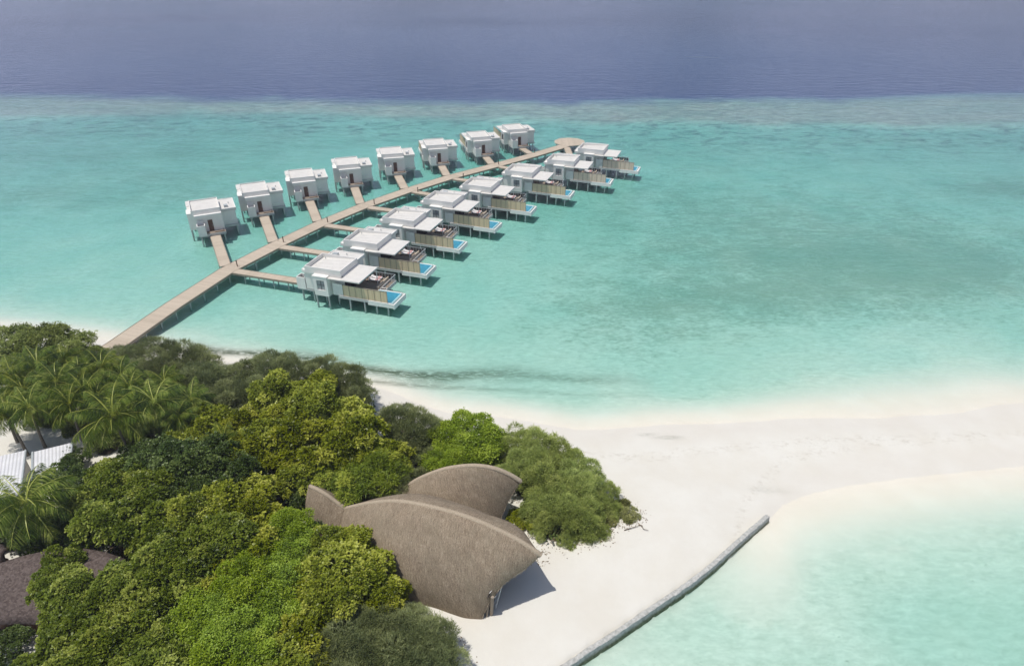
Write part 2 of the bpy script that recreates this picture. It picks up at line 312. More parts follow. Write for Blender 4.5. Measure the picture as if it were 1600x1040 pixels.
# leaf litter under the trees
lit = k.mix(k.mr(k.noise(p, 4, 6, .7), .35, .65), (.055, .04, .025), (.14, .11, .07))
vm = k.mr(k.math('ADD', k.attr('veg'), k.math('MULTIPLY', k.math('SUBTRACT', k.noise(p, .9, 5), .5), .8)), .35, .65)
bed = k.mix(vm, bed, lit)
bh = k.math('ADD', k.math('MULTIPLY', k.noise(p, 1.1, 8, .7), 1.2), k.math('MULTIPLY', n3, .15))
GM = k.done(k.pbr(bed, .95, k.bump(bh, .35, .12), .1))
me = np_mesh('ground', np.stack([X, Y, Hh], -1), F, GM, {n: ('POINT', a) for n, a in (('grass', grass), ('streak', streak), ('coral', coral), ('reef', reef), ('deep', deep), ('veg', veg))}, smooth=True)
tag(link('ground', me), kind='structure')

# ================================================================== WATER
k = N('clear_lagoon_water'); p = k.pos()
w1 = k.noise(k.mapping(p, (.8, 1.3, 1)), 1.1, 6, .65); w2 = k.noise(k.mapping(p, (.10, .32, 1), (0, 0, .12)), 1.0, 5, .6)
yy = k.n('ShaderNodeSeparateXYZ', Vector=p).outputs[1]
open_ = k.mr(yy, 235, 270, .35, 1.6)
hgt = k.math('ADD', k.math('MULTIPLY', w1, .35), k.math('MULTIPLY', k.math('MULTIPLY', w2, 1.6), open_))
b = k.bump(hgt, .8, .5)
fr = k.n('ShaderNodeFresnel', IOR=1.33, Normal=b).outputs[0]
gust = k.mr(k.noise(k.mapping(p, (.0016, .004, 1)), 1., 3, .5), .35, .65, .10, .28)
gl = k.n('ShaderNodeBsdfGlossy', Color=(.9, .93, 1, 1), Roughness=gust, Normal=b).outputs[0]
tr = k.n('ShaderNodeBsdfTransparent', Color=(1, 1, 1, 1)).outputs[0]
mx = k.n('ShaderNodeMixShader', i0=fr, i1=tr, i2=gl).outputs[0]
k.done(mx)
va = k.n('ShaderNodeVolumeAbsorption', Color=(.23, .785, .785, 1), Density=.60).outputs[0]
k.link(va, k.out.inputs['Volume'])
wm = k.m
w = MB().box(-7000, 7000, -7000, 7000, -14, 0).build('sea_water', wm); tag(w, kind='structure')

# ================================================================== COMMON MATERIALS
M = dict(
 white=worn('white_render', (.78, .76, .715), .7, .07, .8, 9, .1),
 roofw=worn('white_roof_membrane', (.665, .64, .595), .8, .09, .85, 6, .1),
 grey=worn('grey_concrete', (.46, .46, .44), 1.2, .15, .9, 12, .3),
 pile=worn('piling_concrete', (.42, .43, .41), 1.2, .22, .9, 8, .3),
 door=worn('brown_timber_door', (.13, .07, .045), 1.5, .2, .6, 20, .2),
 glass=worn('dark_window_glass', (.03, .03, .032), .5, .2, .25, 5, .0, .3),
 blind=worn('pale_window_blind', (.36, .37, .37), .5, .08, .7, 25, .0),
 dark=worn('dark_fittings', (.06, .055, .05), 1, .2, .6),
 cushion=worn('white_cushion', (.78, .74, .72), 2, .05, .9),
 pink=worn('pink_towel', (.62, .36, .34), 2, .1, .95),
 tile=worn('blue_pool_tile', (.46, .76, .80), 3, .12, .3, 30, .0, .5),
 steel=worn('pale_grey_metal', (.42, .45, .45), 2, .12, .45, 10, .05, .5),
 algae=worn('algae_stained_stone', (.17, .18, .12), 1.5, .3, .9, 8, .5),
 deck=wood('weathered_boardwalk', (.46, .38, .285), (.60, .505, .395), board=.145, seam=2.4),
 beam=worn('weathered_edge_beam', (.30, .25, .19), 1.5, .2, .85),
 terr=wood('terrace_boards', (.22, .17, .125), (.34, .275, .21), board=.14, seam=3.4),
 fence=wood('tan_bamboo_screen', (.64, .48, .30), (.78, .62, .41), board=.09, seam=1.12),
 fence2=wood('sun_bleached_screen', (.70, .52, .39), (.82, .66, .52), board=.09, seam=1.12),
)
k = N('pool_water')
b = k.bump(k.noise(k.obj(), 3., 4), .3, .05)
tr = k.n('ShaderNodeBsdfTransparent', Color=(.68, .88, .94, 1)).outputs[0]
gl = k.n('ShaderNodeBsdfGlossy', Color=(1, 1, 1, 1), Roughness=.06, Normal=b).outputs[0]
M['poolw'] = k.done(k.n('ShaderNodeMixShader', i0=k.n('ShaderNodeFresnel', IOR=1.33, Normal=b).outputs[0], i1=tr, i2=gl).outputs[0])

# ================================================================== JETTY
Z = 1.4
jp = [at(*p, Z)[:2] for p in ((152, 556), (180, 539), (271, 476), (356, 421), (430, 383), (499, 350), (567, 322), (635, 298), (702, 277), (771, 259), (834, 242), (884, 227))]
def ribbon(pts, w, z0, z1, mbdeck, mbbeam, step=None):
    """deck strip along a polyline, with edge beams; returns left/right edge points"""
    P = [np.array(p, float) for p in pts]; Ls = []; Rs = []; u = 0; us = []
    for i, q in enumerate(P):
        d1 = P[i] - P[i - 1] if i else P[1] - P[0]; d2 = P[i + 1] - P[i] if i < len(P) - 1 else d1
        d1 = d1 / np.linalg.norm(d1); d2 = d2 / np.linalg.norm(d2); t = d1 + d2; t /= np.linalg.norm(t)
        n = np.array((-t[1], t[0])); sc2 = w / 2 / max(.5, float(np.dot(t, d1)))
        Ls.append(q + n * sc2); Rs.append(q - n * sc2)
        if i: u += np.linalg.norm(P[i] - P[i - 1])
        us.append(u)
    for i in range(len(P) - 1):
        a, b, c, d = Rs[i], Rs[i + 1], Ls[i + 1], Ls[i]
        mbdeck.hexa([(*q, z0) for q in (a, b, c, d)], [(*q, z1) for q in (a, b, c, d)])
        for fi in range(6): mbdeck.uv[-6 + fi] = [(us[i], 0), (us[i + 1], 0), (us[i + 1], w), (us[i], w)]
        for A, B, s_ in ((Ls[i], Ls[i + 1], 1), (Rs[i], Rs[i + 1], -1)):
            t = (P[i + 1] - P[i]); t = t / np.linalg.norm(t); n = np.array((-t[1], t[0])) * s_
            a, b = A + n * .004, B + n * .004; c, d = B + n * .10, A + n * .10
            cc = [a, b, c, d] if s_ < 0 else [b, a, d, c]
            mbbeam.hexa([(*q, z0 - .22) for q in cc], [(*q, z1 + .035) for q in cc])
    return Ls, Rs, us, P
root = empty('jetty', (*jp[0], 0)); tag(root, 'long weathered plank boardwalk curving out from the beach between the two rows of villas', 'jetty')
inv = lambda q: (q[0] - jp[0][0], q[1] - jp[0][1], q[2])
md, mb_ = MB(), MB()
Ls, Rs, us, P = ribbon(jp, 3.0, Z - .12, Z, md, mb_)
md.build('deck', M['deck'], root, xf=inv); mb_.build('edge_beam', M['beam'], root, xf=inv)
# round platform at the far end, slightly proud so that no faces coincide
c0 = np.array(at(890, 221.5, Z)[:2]); pm = MB(); n_ = 10
ring = [c0 + np.array((4.5 * math.cos(2 * math.pi * (j + .5) / n_), 4.5 * math.sin(2 * math.pi * (j + .5) / n_))) for j in range(n_)]
i0 = 0; pm.v = [(*q, Z - .2) for q in ring] + [(*q, Z + .012) for q in ring]
pm.f = [tuple(reversed(range(n_))), tuple(range(n_, 2 * n_))] + [(j, (j + 1) % n_, n_ + (j + 1) % n_, n_ + j) for j in range(n_)]
pm.uv = [None] * len(pm.f)
pm.build('end_platform', M['deck'], root, xf=inv)
pile_proto = MB().tube([(0, 0, -2.2), (0, 0, Z - .34)], .13, 8)
pile_me = None
def add_pile(x, y, parent, top=Z - .34, rad=.13, org=(0, 0)):
    m_ = MB().tube([(x - org[0], y - org[1], -2.4), (x - org[0], y - org[1], top)], rad, 8)
    return m_.build('piling', M['pile'], parent, smooth=False)
d_acc = 4.
L_tot = us[-1]
while d_acc < L_tot:
    i = max(j for j in range(len(us)) if us[j] <= d_acc); i = min(i, len(P) - 2)
    t = (d_acc - us[i]) / (us[i + 1] - us[i]); q = P[i] * (1 - t) + P[i + 1] * t
    dd = P[i + 1] - P[i]; dd /= np.linalg.norm(dd); n = np.array((-dd[1], dd[0]))
    for s_ in (-1.25, 1.25): add_pile(q[0] + n[0] * s_, q[1] + n[1] * s_, root, org=jp[0])
    d_acc += 3.3
for j in range(0, n_, 2): add_pile(*(c0 + (ring[j] - c0) * .85), root, org=jp[0])

ORD = ['nearest the beach', 'second from the beach', 'third from the beach', 'fourth from the beach', 'fifth from the beach', 'third from the far end', 'second from the far end', 'at the far end']
Rv = [(-34.92, 94.85, -17.8), (-31.11, 105.52, -17.9), (-26.2, 116.3, -18.8), (-19.7, 126.56, -20.5), (-12.49, 135.68, -19.5), (-3.53, 145.69, -19.5), (6.41, 154.15, -18.4), (14.53, 164.0, -19.0)]
Lv = [(-59.99, 116.38, 116.2), (-53.97, 126.81, 114.4), (-47.13, 136.37, 110.3), (-39.21, 145.86, 107.8), (-30.53, 154.95, 105.), (-20.56, 163.0, 105.), (-9.52, 170.95, 106.2), (.19, 179.21, 107.5)]
def w2(v, mir, x, y):
    a = R_(v[2]); return (v[0] + x * math.cos(a) - mir * y * math.sin(a), v[1] + x * math.sin(a) + mir * y * math.cos(a))
# walkways
for side in ('right', 'left'):
    for i in range(8):
        v = (Rv if side == 'right' else Lv)[i]; mir = 1 if side == 'right' else -1
        e = np.array(w2(v, mir, .55, 2.75)) if side == 'left' else np.array(w2(v, mir, .3, 2.8))
        J = np.array(jp[3 + i] if i < 8 else jp[-1])
        if side == 'right':
            J = np.array(at(*((372, 424), (443, 386), (511, 352), (577, 324), (645, 299), (709, 279), (779, 260), (884, 226))[i], Z)[:2])
        else:
            J = np.array(at(*((352, 415), (426, 375), (495, 343), (562, 315), (631, 292), (697, 272), (768, 256), (829, 240))[i], Z)[:2])
        t = e - J; t = t / np.linalg.norm(t); n = np.array((-t[1], t[0]))
        def dist_jetty(q):
            return min(np.linalg.norm(q - (A + (B2 - A) * np.clip(np.dot(q - A, B2 - A) / np.dot(B2 - A, B2 - A), 0, 1))) for A, B2 in zip(P[:-1], P[1:]))
        ss = next((v_ for v_ in np.arange(6, -6, -.02) if dist_jetty(J + t * v_) < 1.60), 0); J = J + t * ss
        wr = empty('walkway', (*J, 0)); ivw = lambda q, J=J: (q[0] - J[0], q[1] - J[1], q[2])
        tag(wr, f'plank walkway from the jetty to the {side}-hand villa {ORD[i]}', 'walkway', 'plank walkways joining the villas to the jetty')
        a_, b_ = MB(), MB(); zz = Z + .02
        Ld, Rd, uu, PP = ribbon([J, J + (e - J) * .5, e], 1.75 if side == 'left' else 1.6, zz - .10, zz, a_, b_)
        a_.build('deck', M['deck'], wr, xf=ivw); b_.build('edge_beam', M['beam'], wr, xf=ivw)
        D = np.linalg.norm(e - J); q = 2.2
        while q < D - .5:
            for s_ in (-.6, .6):
                pnt = J + t * q + n * s_; add_pile(pnt[0], pnt[1], wr, rad=.10, org=J)
            q += 2.9
# bollard lights at each crossing
bl = None
for i, (px, py) in enumerate(((371, 416), (443, 378), (512, 347), (585, 319), (653, 300), (724, 278), (779, 257), (835, 239))):
    x, y, _ = at(px, py, Z)
    if bl is None:
        bl = empty('bollard_light', (0, 0, 0))
        MB().box(-.08, .08, -.08, .08, Z + .012, Z + .95).build('post', M['door'], bl, bevel=.01)
        MB().box(-.11, .11, -.11, .11, Z + .95, Z + 1.1).build('lamp_cap', M['dark'], bl, bevel=.02)
        o = bl
    else: o = copy_tree(bl)
    o.location = (x, y, 0); o.rotation_euler.z = .5 - i * .06
    tag(o, f'short dark bollard light at the jetty crossing {ORD[i]}', 'bollard light', 'bollard lights along the jetty')

# ================================================================== VILLAS
FZ = 1.95
def make_villa(mir, fence_mat, pane_mat):
    root = empty('villa', (0, 0, 0)); B = lambda m, n, mt, pr=root, bv=0: m.build(n, mt, pr, mir, bv)
    wx0, wx1, wz = (2.5, 8.4, 5.5) if mir > 0 else (3.52, 10.0, 5.18)
    b = MB(); b.box(0.02, 8.75, 0.03, 4.88, 1.5, FZ); b.box(wx0, wx1 - .2, 4.885, 7.6, 1.5, FZ); B(b, 'floor_slab', M['grey'])
    # walls: main block, inner reveal of the door, wing
    b = MB(); b.box(1.62, 8.7, .05, 4.85, FZ + .004, 4.78); b.box(1.5, 1.617, 1.5, 2.02, FZ + .004, 4.78); b.box(1.5, 1.617, 2.95, 4.85, FZ + .004, 4.78)
    b.box(0.02, 1.617, .055, .3, FZ + .004, 4.4) if False else None
    B(b, 'wall', M['white'])
    b = MB(); b.box(wx0 + .23, wx1 - .3, 4.87, 7.45, FZ + .004, wz - .5); b.box(wx0 + .08, wx0 + .225, 4.9, 7.5, FZ + .5, FZ + .68); B(b, 'wing_wall', M['white'])
    d = B(MB().box(1.54, 1.612, 2.06, 2.9, FZ + .03, 4.2), 'door', M['door'], bv=.01)
    B(MB().tube([(1.49, 2.75, 2.9), (1.49, 2.75, 3.3)], .025, 6), 'handle', M['steel'], d)
    # roof bands: front ledge tier, wing roof, upper box with parapets
    b = MB(); b.box(1.28, 2.195, -.12, 4.82, 4.785, 5.30); b.box(1.28, 1.42, -.10, 4.80, 5.302, 5.38); b.box(2.2, 8.66, -.12, 4.82, 4.785, 5.20); b.box(8.7, 8.9, -.1, 4.82, 4.79, 5.18)
    B(b, 'roof_band', M['white'], bv=.02)
    b = MB(); b.box(wx0, wx1, 4.83, 7.7, wz - .48, wz); B(b, 'wing_roof', M['roofw'], bv=.02)
    b = MB()
    for x0, x1, y0, y1 in ((wx0 + .01, wx0 + .17, 4.84, 7.69), (wx1 - .17, wx1 - .01, 4.84, 7.69), (wx0 + .18, wx1 - .18, 7.53, 7.69)): b.box(x0, x1, y0, y1, wz + .004, wz + .12)
    B(b, 'wing_parapet', M['white'])
    b = MB(); b.box(2.2, 8.7, -.5, -.36, 5.0, 6.22); b.box(2.2, 8.7, 4.65, 4.79, 5.204, 6.22); b.box(2.2, 2.34, -.358, 4.648, 5.204, 6.20); b.box(8.56, 8.7, -.358, 4.648, 5.204, 6.22)
    B(b, 'parapet', M['white'], bv=.015)
    b = MB(); b.hexa([(2.345, -.355, 5.205), (8.555, -.355, 5.205), (8.555, 4.645, 5.205), (2.345, 4.645, 5.205)], [(2.345, -.355, 5.52), (8.555, -.355, 5.98), (8.555, 4.645, 5.98), (2.345, 4.645, 5.52)])
    for yy_ in (1.1, 2.4, 3.6): b.hexa([(2.5, yy_, 5.50), (8.4, yy_, 5.94), (8.4, yy_ + .05, 5.94), (2.5, yy_ + .05, 5.50)], [(2.5, yy_, 5.555), (8.4, yy_, 5.995), (8.4, yy_ + .05, 5.995), (2.5, yy_ + .05, 5.555)])
    B(b, 'roof', M['roofw'])
    b = MB(); b.box(wx0 + 1.0, wx0 + 1.9, 5.6, 6.3, wz + .004, wz + .42); b.tube([(wx0 + 3.2, 6.6, wz), (wx0 + 3.2, 6.6, wz + .35)], .07, 8); b.tube([(3.2, 4.1, 5.4), (3.2, 4.1, 5.95)], .06, 8); B(b, 'roof_vent', M['steel'])
    # side ledge running into the canopy over the terrace
    b = MB(); b.box(6.55, 8.9, -1.15, -.125, 4.80, 4.96); b.box(8.905, 12.25, -1.2, 4.82, 4.84, 5.06); B(b, 'canopy', M['roofw'], bv=.02)
    for q in ((12.05, 4.6),): B(MB().box(q[0] - .05, q[0] + .05, q[1] - .05, q[1] + .05, FZ, 4.838), 'canopy_post', M['white'])
    # bay window box
    b = MB(); y0, y1 = -1.3, .045
    b.box(4.0, 4.55, y0, y1, 1.75, 4.98); b.box(6.0, 6.5, y0, y1, 1.75, 4.98); b.box(4.553, 5.997, y0, y1, 1.75, 2.75); b.box(4.553, 5.997, y0, y1, 4.45, 4.98)
    b.box(3.9, 6.53, y0 - .06, -.13, 4.984, 5.16)
    wb = B(b, 'window_box', M['white'])
    pw = B(MB().box(4.56, 5.99, y0 + .16, y0 + .2, 2.76, 4.44), 'window', pane_mat, wb)
    f = MB(); f.box(5.25, 5.29, y0 + .10, y0 + .155, 2.76, 4.44); f.box(4.56, 5.99, y0 + .10, y0 + .15, 3.58, 3.62); 
    B(f, 'window_frame', M['dark'], wb)
    # entrance screen box, open on top
    b = MB(); b.box(-.1, 1.5, -.02, .12, 1.7, 3.75); b.box(-.1, 1.5, 1.3, 1.44, 1.7, 3.75); b.box(-.1, .04, .123, 1.297, 1.7, 3.75); b.box(1.36, 1.5, .123, 1.297, 1.7, 4.3); b.box(.045, 1.355, .125, 1.295, 1.72, 3.2)
    B(b, 'entrance_screen', M['white'])
    B(MB().box(.05, 1.35, .13, 1.29, 3.204, 3.25), 'dark_inset', M['dark'])  # dark sheet added for the dark inside of the open box
    # entrance landing
    b = MB(); b.box(.25, 1.49, 1.46, 4.75, FZ - .1, FZ + .03); B(b, 'landing', M['terr'])
    b = MB(); b.box(.13, .245, 1.46, 4.75, 1.62, FZ + .06); b.box(.13, 1.2, 4.755, 4.865, 1.62, FZ + .06); B(b, 'landing_beam', M['beam'])
    b = MB().box(.3, 1.0, 4.45, 4.5, FZ + .034, FZ + .5); b.box(.28, 1.0, 4.44, 4.51, FZ + .502, FZ + .56); b.box(.3, .36, 2.9, 4.44, FZ + .03, FZ + .16); B(b, 'landing_kerb', M['door'])
    # sliding doors to the terrace
    b = MB(); b.box(8.705, 8.74, .3, 4.6, FZ + .01, 4.5); s_ = B(b, 'sliding_door', M['glass'])
    b = MB()
    for yy_ in (.3, 1.7, 3.1, 4.5): b.box(8.742, 8.78, yy_, yy_ + .07, FZ + .01, 4.5)
    B(b, 'door_frame', M['dark'], s_)
    # side screen wall and privacy fence
    b = MB(); b.box(6.95, 8.72, -.62, -.48, FZ, 3.95)
    for q in range(4): b.box(7.0 + q * .44, 7.04 + q * .44, -.65, -.623, FZ, 3.93)
    B(b, 'side_screen', M['white'])
    b = MB(); b.box(8.83, 16.55, -.66, -.60, FZ + .02, 3.85); fn = B(b, 'fence', fence_mat)
    b = MB()
    for q in range(8): x = 8.8 + q * 1.1; b.box(x, x + .06, -.70, -.665, FZ + .02, 3.9)
    b.box(8.78, 16.6, -.69, -.57, 3.853, 3.90)
    for q in range(4): x = 8.8 + q * 2.4; b.box(x, x + .08, -.595, -.52, FZ + .02, 3.92)
    B(b, 'fence_post', M['beam'], fn)
    # terrace
    b = MB(); b.box(8.76, 13.0, -.55, 4.86, FZ - .14, FZ); b.box(wx1 - .15 if mir > 0 else 9.85, 12.95, 4.865, 7.05, FZ - .14, FZ - .003); b.box(13.0, 14.0, 3.32, 7.05, FZ - .5, FZ - .40); B(b, 'terrace', M['terr'])
    b = MB(); b.box(8.0, 13.2, -.78, -.56, 1.52, FZ + .015); b.box(9.84, 13.9, 7.06, 7.2, 1.5, FZ + .02); b.box(12.96, 13.1, 3.35, 7.05, 1.5, FZ - .004); b.box(14.0, 14.12, 3.32, 7.2, 1.3, FZ - .1); B(b, 'terrace_beam', M['grey'])
    b = MB(); b.box(12.6, 12.82, 3.3, 7.05, FZ + .002, FZ + .42); b.box(12.6, 13.0, 3.12, 3.29, FZ + .002, FZ + .42); B(b, 'bench', M['deck'])
    # stairs down to the sea
    b = MB()
    for q in range(7): b.box(13.15, 13.92, 3.75 + q * .34, 3.95 + q * .34, 1.9 - q * .22, 1.96 - q * .22)
    st_ = B(b, 'stairs', M['roofw'])
    b = MB(); b.tube([(13.94, 3.7, 2.8), (13.94, 6.1, 1.2)], .03, 6); b.tube([(13.94, 3.7, 1.5), (13.94, 3.7, 2.8)], .03, 6); B(b, 'handrail', M['steel'], st_)
    # railing
    b = MB()
    for q in range(8): x = 9.9 + q * .56; b.box(x, x + .05, 7.08, 7.13, FZ, 2.9)
    b.box(9.88, 13.9, 7.07, 7.15, 2.903, 2.97)
    for q in range(4): y = 5.4 + q * .5; b.box(14.02, 14.07, y, y + .05, FZ - .3, 2.9)
    b.box(14.0, 14.1, 5.35, 7.15, 2.904, 2.97); B(b, 'railing', M['steel'])
    b = MB()
    for q in range(7): x = 9.97 + q * .56; b.box(x, x + .45, 7.10, 7.11, FZ + .1, 2.75)
    B(b, 'railing_dark_gap', M['dark'])  # dark sheets added for the dark gaps between the posts
    # pool: shell, tiled basin, water, overflow lip
    b = MB(); b.box(13.1, 17.1, -.78, -.5, 1.15, 1.93); b.box(13.1, 17.1, 3.1, 3.3, 1.15, 1.93); b.box(12.9, 13.097, -.45, 3.1, 1.15, 1.945); b.box(13.1, 17.1, -.497, 3.097, 1.12, 1.3)
    b.box(17.103, 17.5, -.78, 3.3, 1.15, 1.5); b.box(17.503, 17.72, -.8, 3.32, 1.05, 1.86); b.box(17.103, 17.5, -.80, -.6, 1.503, 1.86); b.box(17.103, 17.5, 3.12, 3.32, 1.503, 1.86)
    pl = B(b, 'pool', M['white'], bv=.01)
    b = MB(); b.box(13.1, 16.95, -.497, -.43, 1.303, 1.88); b.box(13.1, 16.95, 3.03, 3.097, 1.303, 1.88); b.box(13.1, 13.16, -.427, 3.027, 1.303, 1.88); b.box(16.953, 17.1, -.497, 3.097, 1.303, 1.87); b.box(13.163, 16.95, -.427, 3.027, 1.303, 1.34)
    B(b, 'pool_tiling', M['tile'], pl)
    B(MB().box(13.165, 16.948, -.425, 3.025, 1.342, 1.83), 'pool_water', M['poolw'], pl)
    # pilings
    for x, y, t in [(4.15, -1.15, 1.75), (6.35, -1.15, 1.75)] + [(x, .35, 1.5) for x in (.5, 2.6, 4.9, 7.2)] + [(x, -.6, 1.52) for x in (9.8, 12.4)] + [(x, -.45, 1.15) for x in (14.4, 16.4)] + [(x, 2.9, 1.15) for x in (14.4, 16.4)] \
            + [(x, 4.5, 1.5) for x in (.6, 3.9, 7.2)] + [(x, 4.5, 1.8) for x in (10., 12.4)] + [(x, 7.2, 1.5) for x in (3.9, 6.6, 9.3)] + [(11.9, 6.9, 1.8)]:
        MB().tube([(x, y, -2.4), (x, y, t)], .14, 8).build('piling', M['pile'], root, mir)
    return root
protoR = make_villa(1, M['fence'], M['glass']); protoL = make_villa(-1, M['fence'], M['glass'])
def make_lounger():
    r = empty('sun_lounger', (0, 0, 0))
    MB().box(-.95, .95, -.35, .35, .22, .28).build('frame', M['white'], r)
    for sx in (-.85, .85):
        for sy in (-.3, .3): MB().box(sx - .03, sx + .03, sy - .03, sy + .03, 0, .218).build('leg', M['white'], r)
    b = MB(); b.box(-.35, .93, -.33, .33, .284, .38); b.hexa([(-.95, -.33, .52), (-.355, -.33, .284), (-.355, .33, .284), (-.95, .33, .52)], [(-.90, -.33, .62), (-.355, -.33, .38), (-.355, .33, .38), (-.90, .33, .62)])
    b.build('mattress', M['cushion'], r, bevel=.02)
    MB().box(.25, .8, -.36, .36, .384, .41).build('towel', M['pink'], r)
    return r
def make_parasol():
    r = empty('closed_parasol', (0, 0, 0))
    MB().tube([(0, 0, 0), (0, 0, 2.3)], .035, 8).build('pole', M['door'], r)
    MB().tube([(0, 0, 1.1), (0, 0, 1.4), (0, 0, 2.1), (0, 0, 2.4)], [.16, .14, .09, .02], 8).build('folded_canopy', M['pink'], r)
    MB().tube([(0, 0, 0), (0, 0, .08)], .26, 12).build('base', M['dark'], r)
    return r
L0, P0 = make_lounger(), make_parasol(); l_used = p_used = False
NT = {}
for i, v in enumerate(Rv):
    r = protoR if i == 0 else copy_tree(protoR)
    r.location = (v[0], v[1], 0); r.rotation_euler.z = R_(v[2])
    tag(r, f'white stilt villa with pool right of the jetty, {ORD[i]}', 'villa', 'white stilt villas on the right of the jetty')
    for ch in kids(r):
        if ch.name.startswith('fence') and i >= 6:
            ch.data = ch.data.copy(); ch.data.materials[0] = M['fence2']
        if i == 0 and ch.name.startswith('window_box'):
            for c2 in kids(ch):
                if c2.name.startswith('window') and not c2.name.startswith('window_frame'):
                    c2.data = c2.data.copy(); c2.data.materials[0] = M['blind']; c2['label'] = 'window with a pale blind drawn'
                
    for j, (lx, ly) in enumerate(((10.9, 6.45), (10.95, 5.55))):
        o = copy_tree(L0) if l_used else L0; l_used = True
        x, y = w2(v, 1, lx, ly); o.location = (x, y, FZ); o.rotation_euler.z = R_(v[2] + 4)
        tag(o, f'pale lounger {"by the railing" if j == 0 else "nearer the canopy"} of the right-hand villa {ORD[i]}', 'sun lounger', 'sun loungers on the villa terraces')
    o = copy_tree(P0) if p_used else P0; p_used = True
    x, y = w2(v, 1, 9.9 + .1 * (i % 3), 5.2); o.location = (x, y, FZ)
    tag(o, f'closed dusty pink parasol of the right-hand villa {ORD[i]}', 'parasol', 'closed parasols on the villa terraces')
for i, v in enumerate(Lv):
    r = protoL if i == 0 else copy_tree(protoL)
    r.location = (v[0], v[1], 0); r.rotation_euler.z = R_(v[2])
    tag(r, f'white stilt villa with brown door left of the jetty, {ORD[i]}', 'villa', 'white stilt villas on the left of the jetty')

# ================================================================== THATCHED PAVILIONS
k = N('weathered_palm_thatch'); u = k.n('ShaderNodeUVMap').outputs[0]
a = k.noise(k.mapping(u, (9, .8, 1)), 1.5, 8, .8); b_ = k.noise(k.mapping(u, (.35, .25, 1)), 1., 4); c_ = k.noise(k.mapping(u, (26, 5, 1)), 1.2, 4, .8)
f = k.math('ADD', k.math('MULTIPLY', a, .5), k.math('MULTIPLY', c_, .5))
col = k.ramp(f, [(.38, (.085, .06, .036)), (.46, (.245, .185, .125)), (.53, (.40, .32, .23)), (.62, (.66, .55, .42))])
pt = k.noise(k.mapping(u, (1, .8, 1)), .9, 5, .7); col = k.mix(k.mr(pt, .42, .6, 0, .7), col, k.mix(.5, col, (.17, .13, .09)))
col = k.mix(k.mr(b_, .4, .65, 0, .30), col, (.31, .27, .19))
sv = k.n('ShaderNodeSeparateXYZ', Vector=u).outputs[1]
h = f
THATCH = k.done(k.pbr(col, .95, k.bump(h, .9, .14), .1))
k = N('ridge_thatch_roll'); a = k.noise(k.obj(), 9, 6, .75)
RIDGE = k.done(k.pbr(k.mix(k.mr(a, .3, .7), (.30, .24, .165), (.56, .465, .35)), .95, k.bump(a, .8, .08), .1))
def interp_pts(keys, n):
    """resample a polyline by cumulative length, smoothed by Catmull-Rom"""
    K = np.array(keys, float); out = []
    d = np.r_[0, np.cumsum(np.linalg.norm(np.diff(K, axis=0), axis=1))]
    for s_ in np.linspace(0, d[-1], n):
        i = min(np.searchsorted(d, s_, side='right') - 1, len(K) - 2); t = (s_ - d[i]) / (d[i + 1] - d[i])
        p0, p1, p2, p3 = K[max(i - 1, 0)], K[i], K[i + 1], K[min(i + 2, len(K) - 1)]
        out.append(.5 * ((2 * p1) + (-p0 + p2) * t + (2 * p0 - 5 * p1 + 4 * p2 - p3) * t * t + (-p0 + 3 * p1 - 3 * p2 + p3) * t ** 3))
    return np.array(out)
def shell(ridge, lower, n=64, m=28, bulge=.12, crest=.35):
    """both slopes between a ridge and a lower boundary given in (u, lateral, z)"""
    Rg = np.array(ridge); Lw = np.array(lower); V = []; UV = []
    for s_ in (1, -1):
        g = []
        for i in range(n):
            r, l = Rg[i].copy(), Lw[i].copy()
            lat = l[1]; dz = r[2] - l[2]
            c1 = r + np.array((0, lat * crest, -.02 * dz)); c2 = l + np.array(((r[0] - l[0]) * .35, lat * bulge, dz * .50))
            row = []
            for j in range(m):
                t = (j / (m - 1)) ** .9; q = (1 - t) ** 3 * r + 3 * (1 - t) ** 2 * t * c1 + 3 * (1 - t) * t * t * c2 + t ** 3 * l
                row.append((q[0], q[1] * s_, q[2]))
            g.append(row)
        V.append(g)
    return V
def shell_mesh(name, pieces, C, ax_, nm_, parent):
    vs, fs, uv = [], [], []
    for V in pieces:
        for gi, g in enumerate(V):
            n, m = len(g), len(g[0]); i0 = len(vs)
            G = np.array(g); du = np.r_[0, np.cumsum(np.linalg.norm(np.diff(G[:, m // 3], axis=0), axis=1))]
            dv = np.cumsum(np.concatenate([np.zeros((n, 1)), np.linalg.norm(np.diff(G, axis=1), axis=2)], 1), 1)
            for i in range(n):
                for j in range(m):
                    q = G[i, j]; vs.append((q[0] * ax_[0] + q[1] * nm_[0], q[0] * ax_[1] + q[1] * nm_[1], q[2])); uv.append((du[i], dv[i, j]))
            for i in range(n - 1):
                for j in range(m - 1):
                    a, b, c, d = i0 + i * m + j, i0 + (i + 1) * m + j, i0 + (i + 1) * m + j + 1, i0 + i * m + j + 1
                    fs.append((a, b, c, d) if gi == 0 else (d, c, b, a))
    me = bpy.data.meshes.new(name); me.from_pydata(vs, [], fs); me.materials.append(THATCH)
    ul = me.uv_layers.new(name='UVMap')
    for l in me.loops: ul.data[l.index].uv = uv[l.vertex_index]
    me.polygons.foreach_set('use_smooth', [True] * len(me.polygons)); me.validate()
    o = link(name, me, parent)
    sm = o.modifiers.new('thick', 'SOLIDIFY'); sm.thickness = .32; sm.offset = -1
    return o
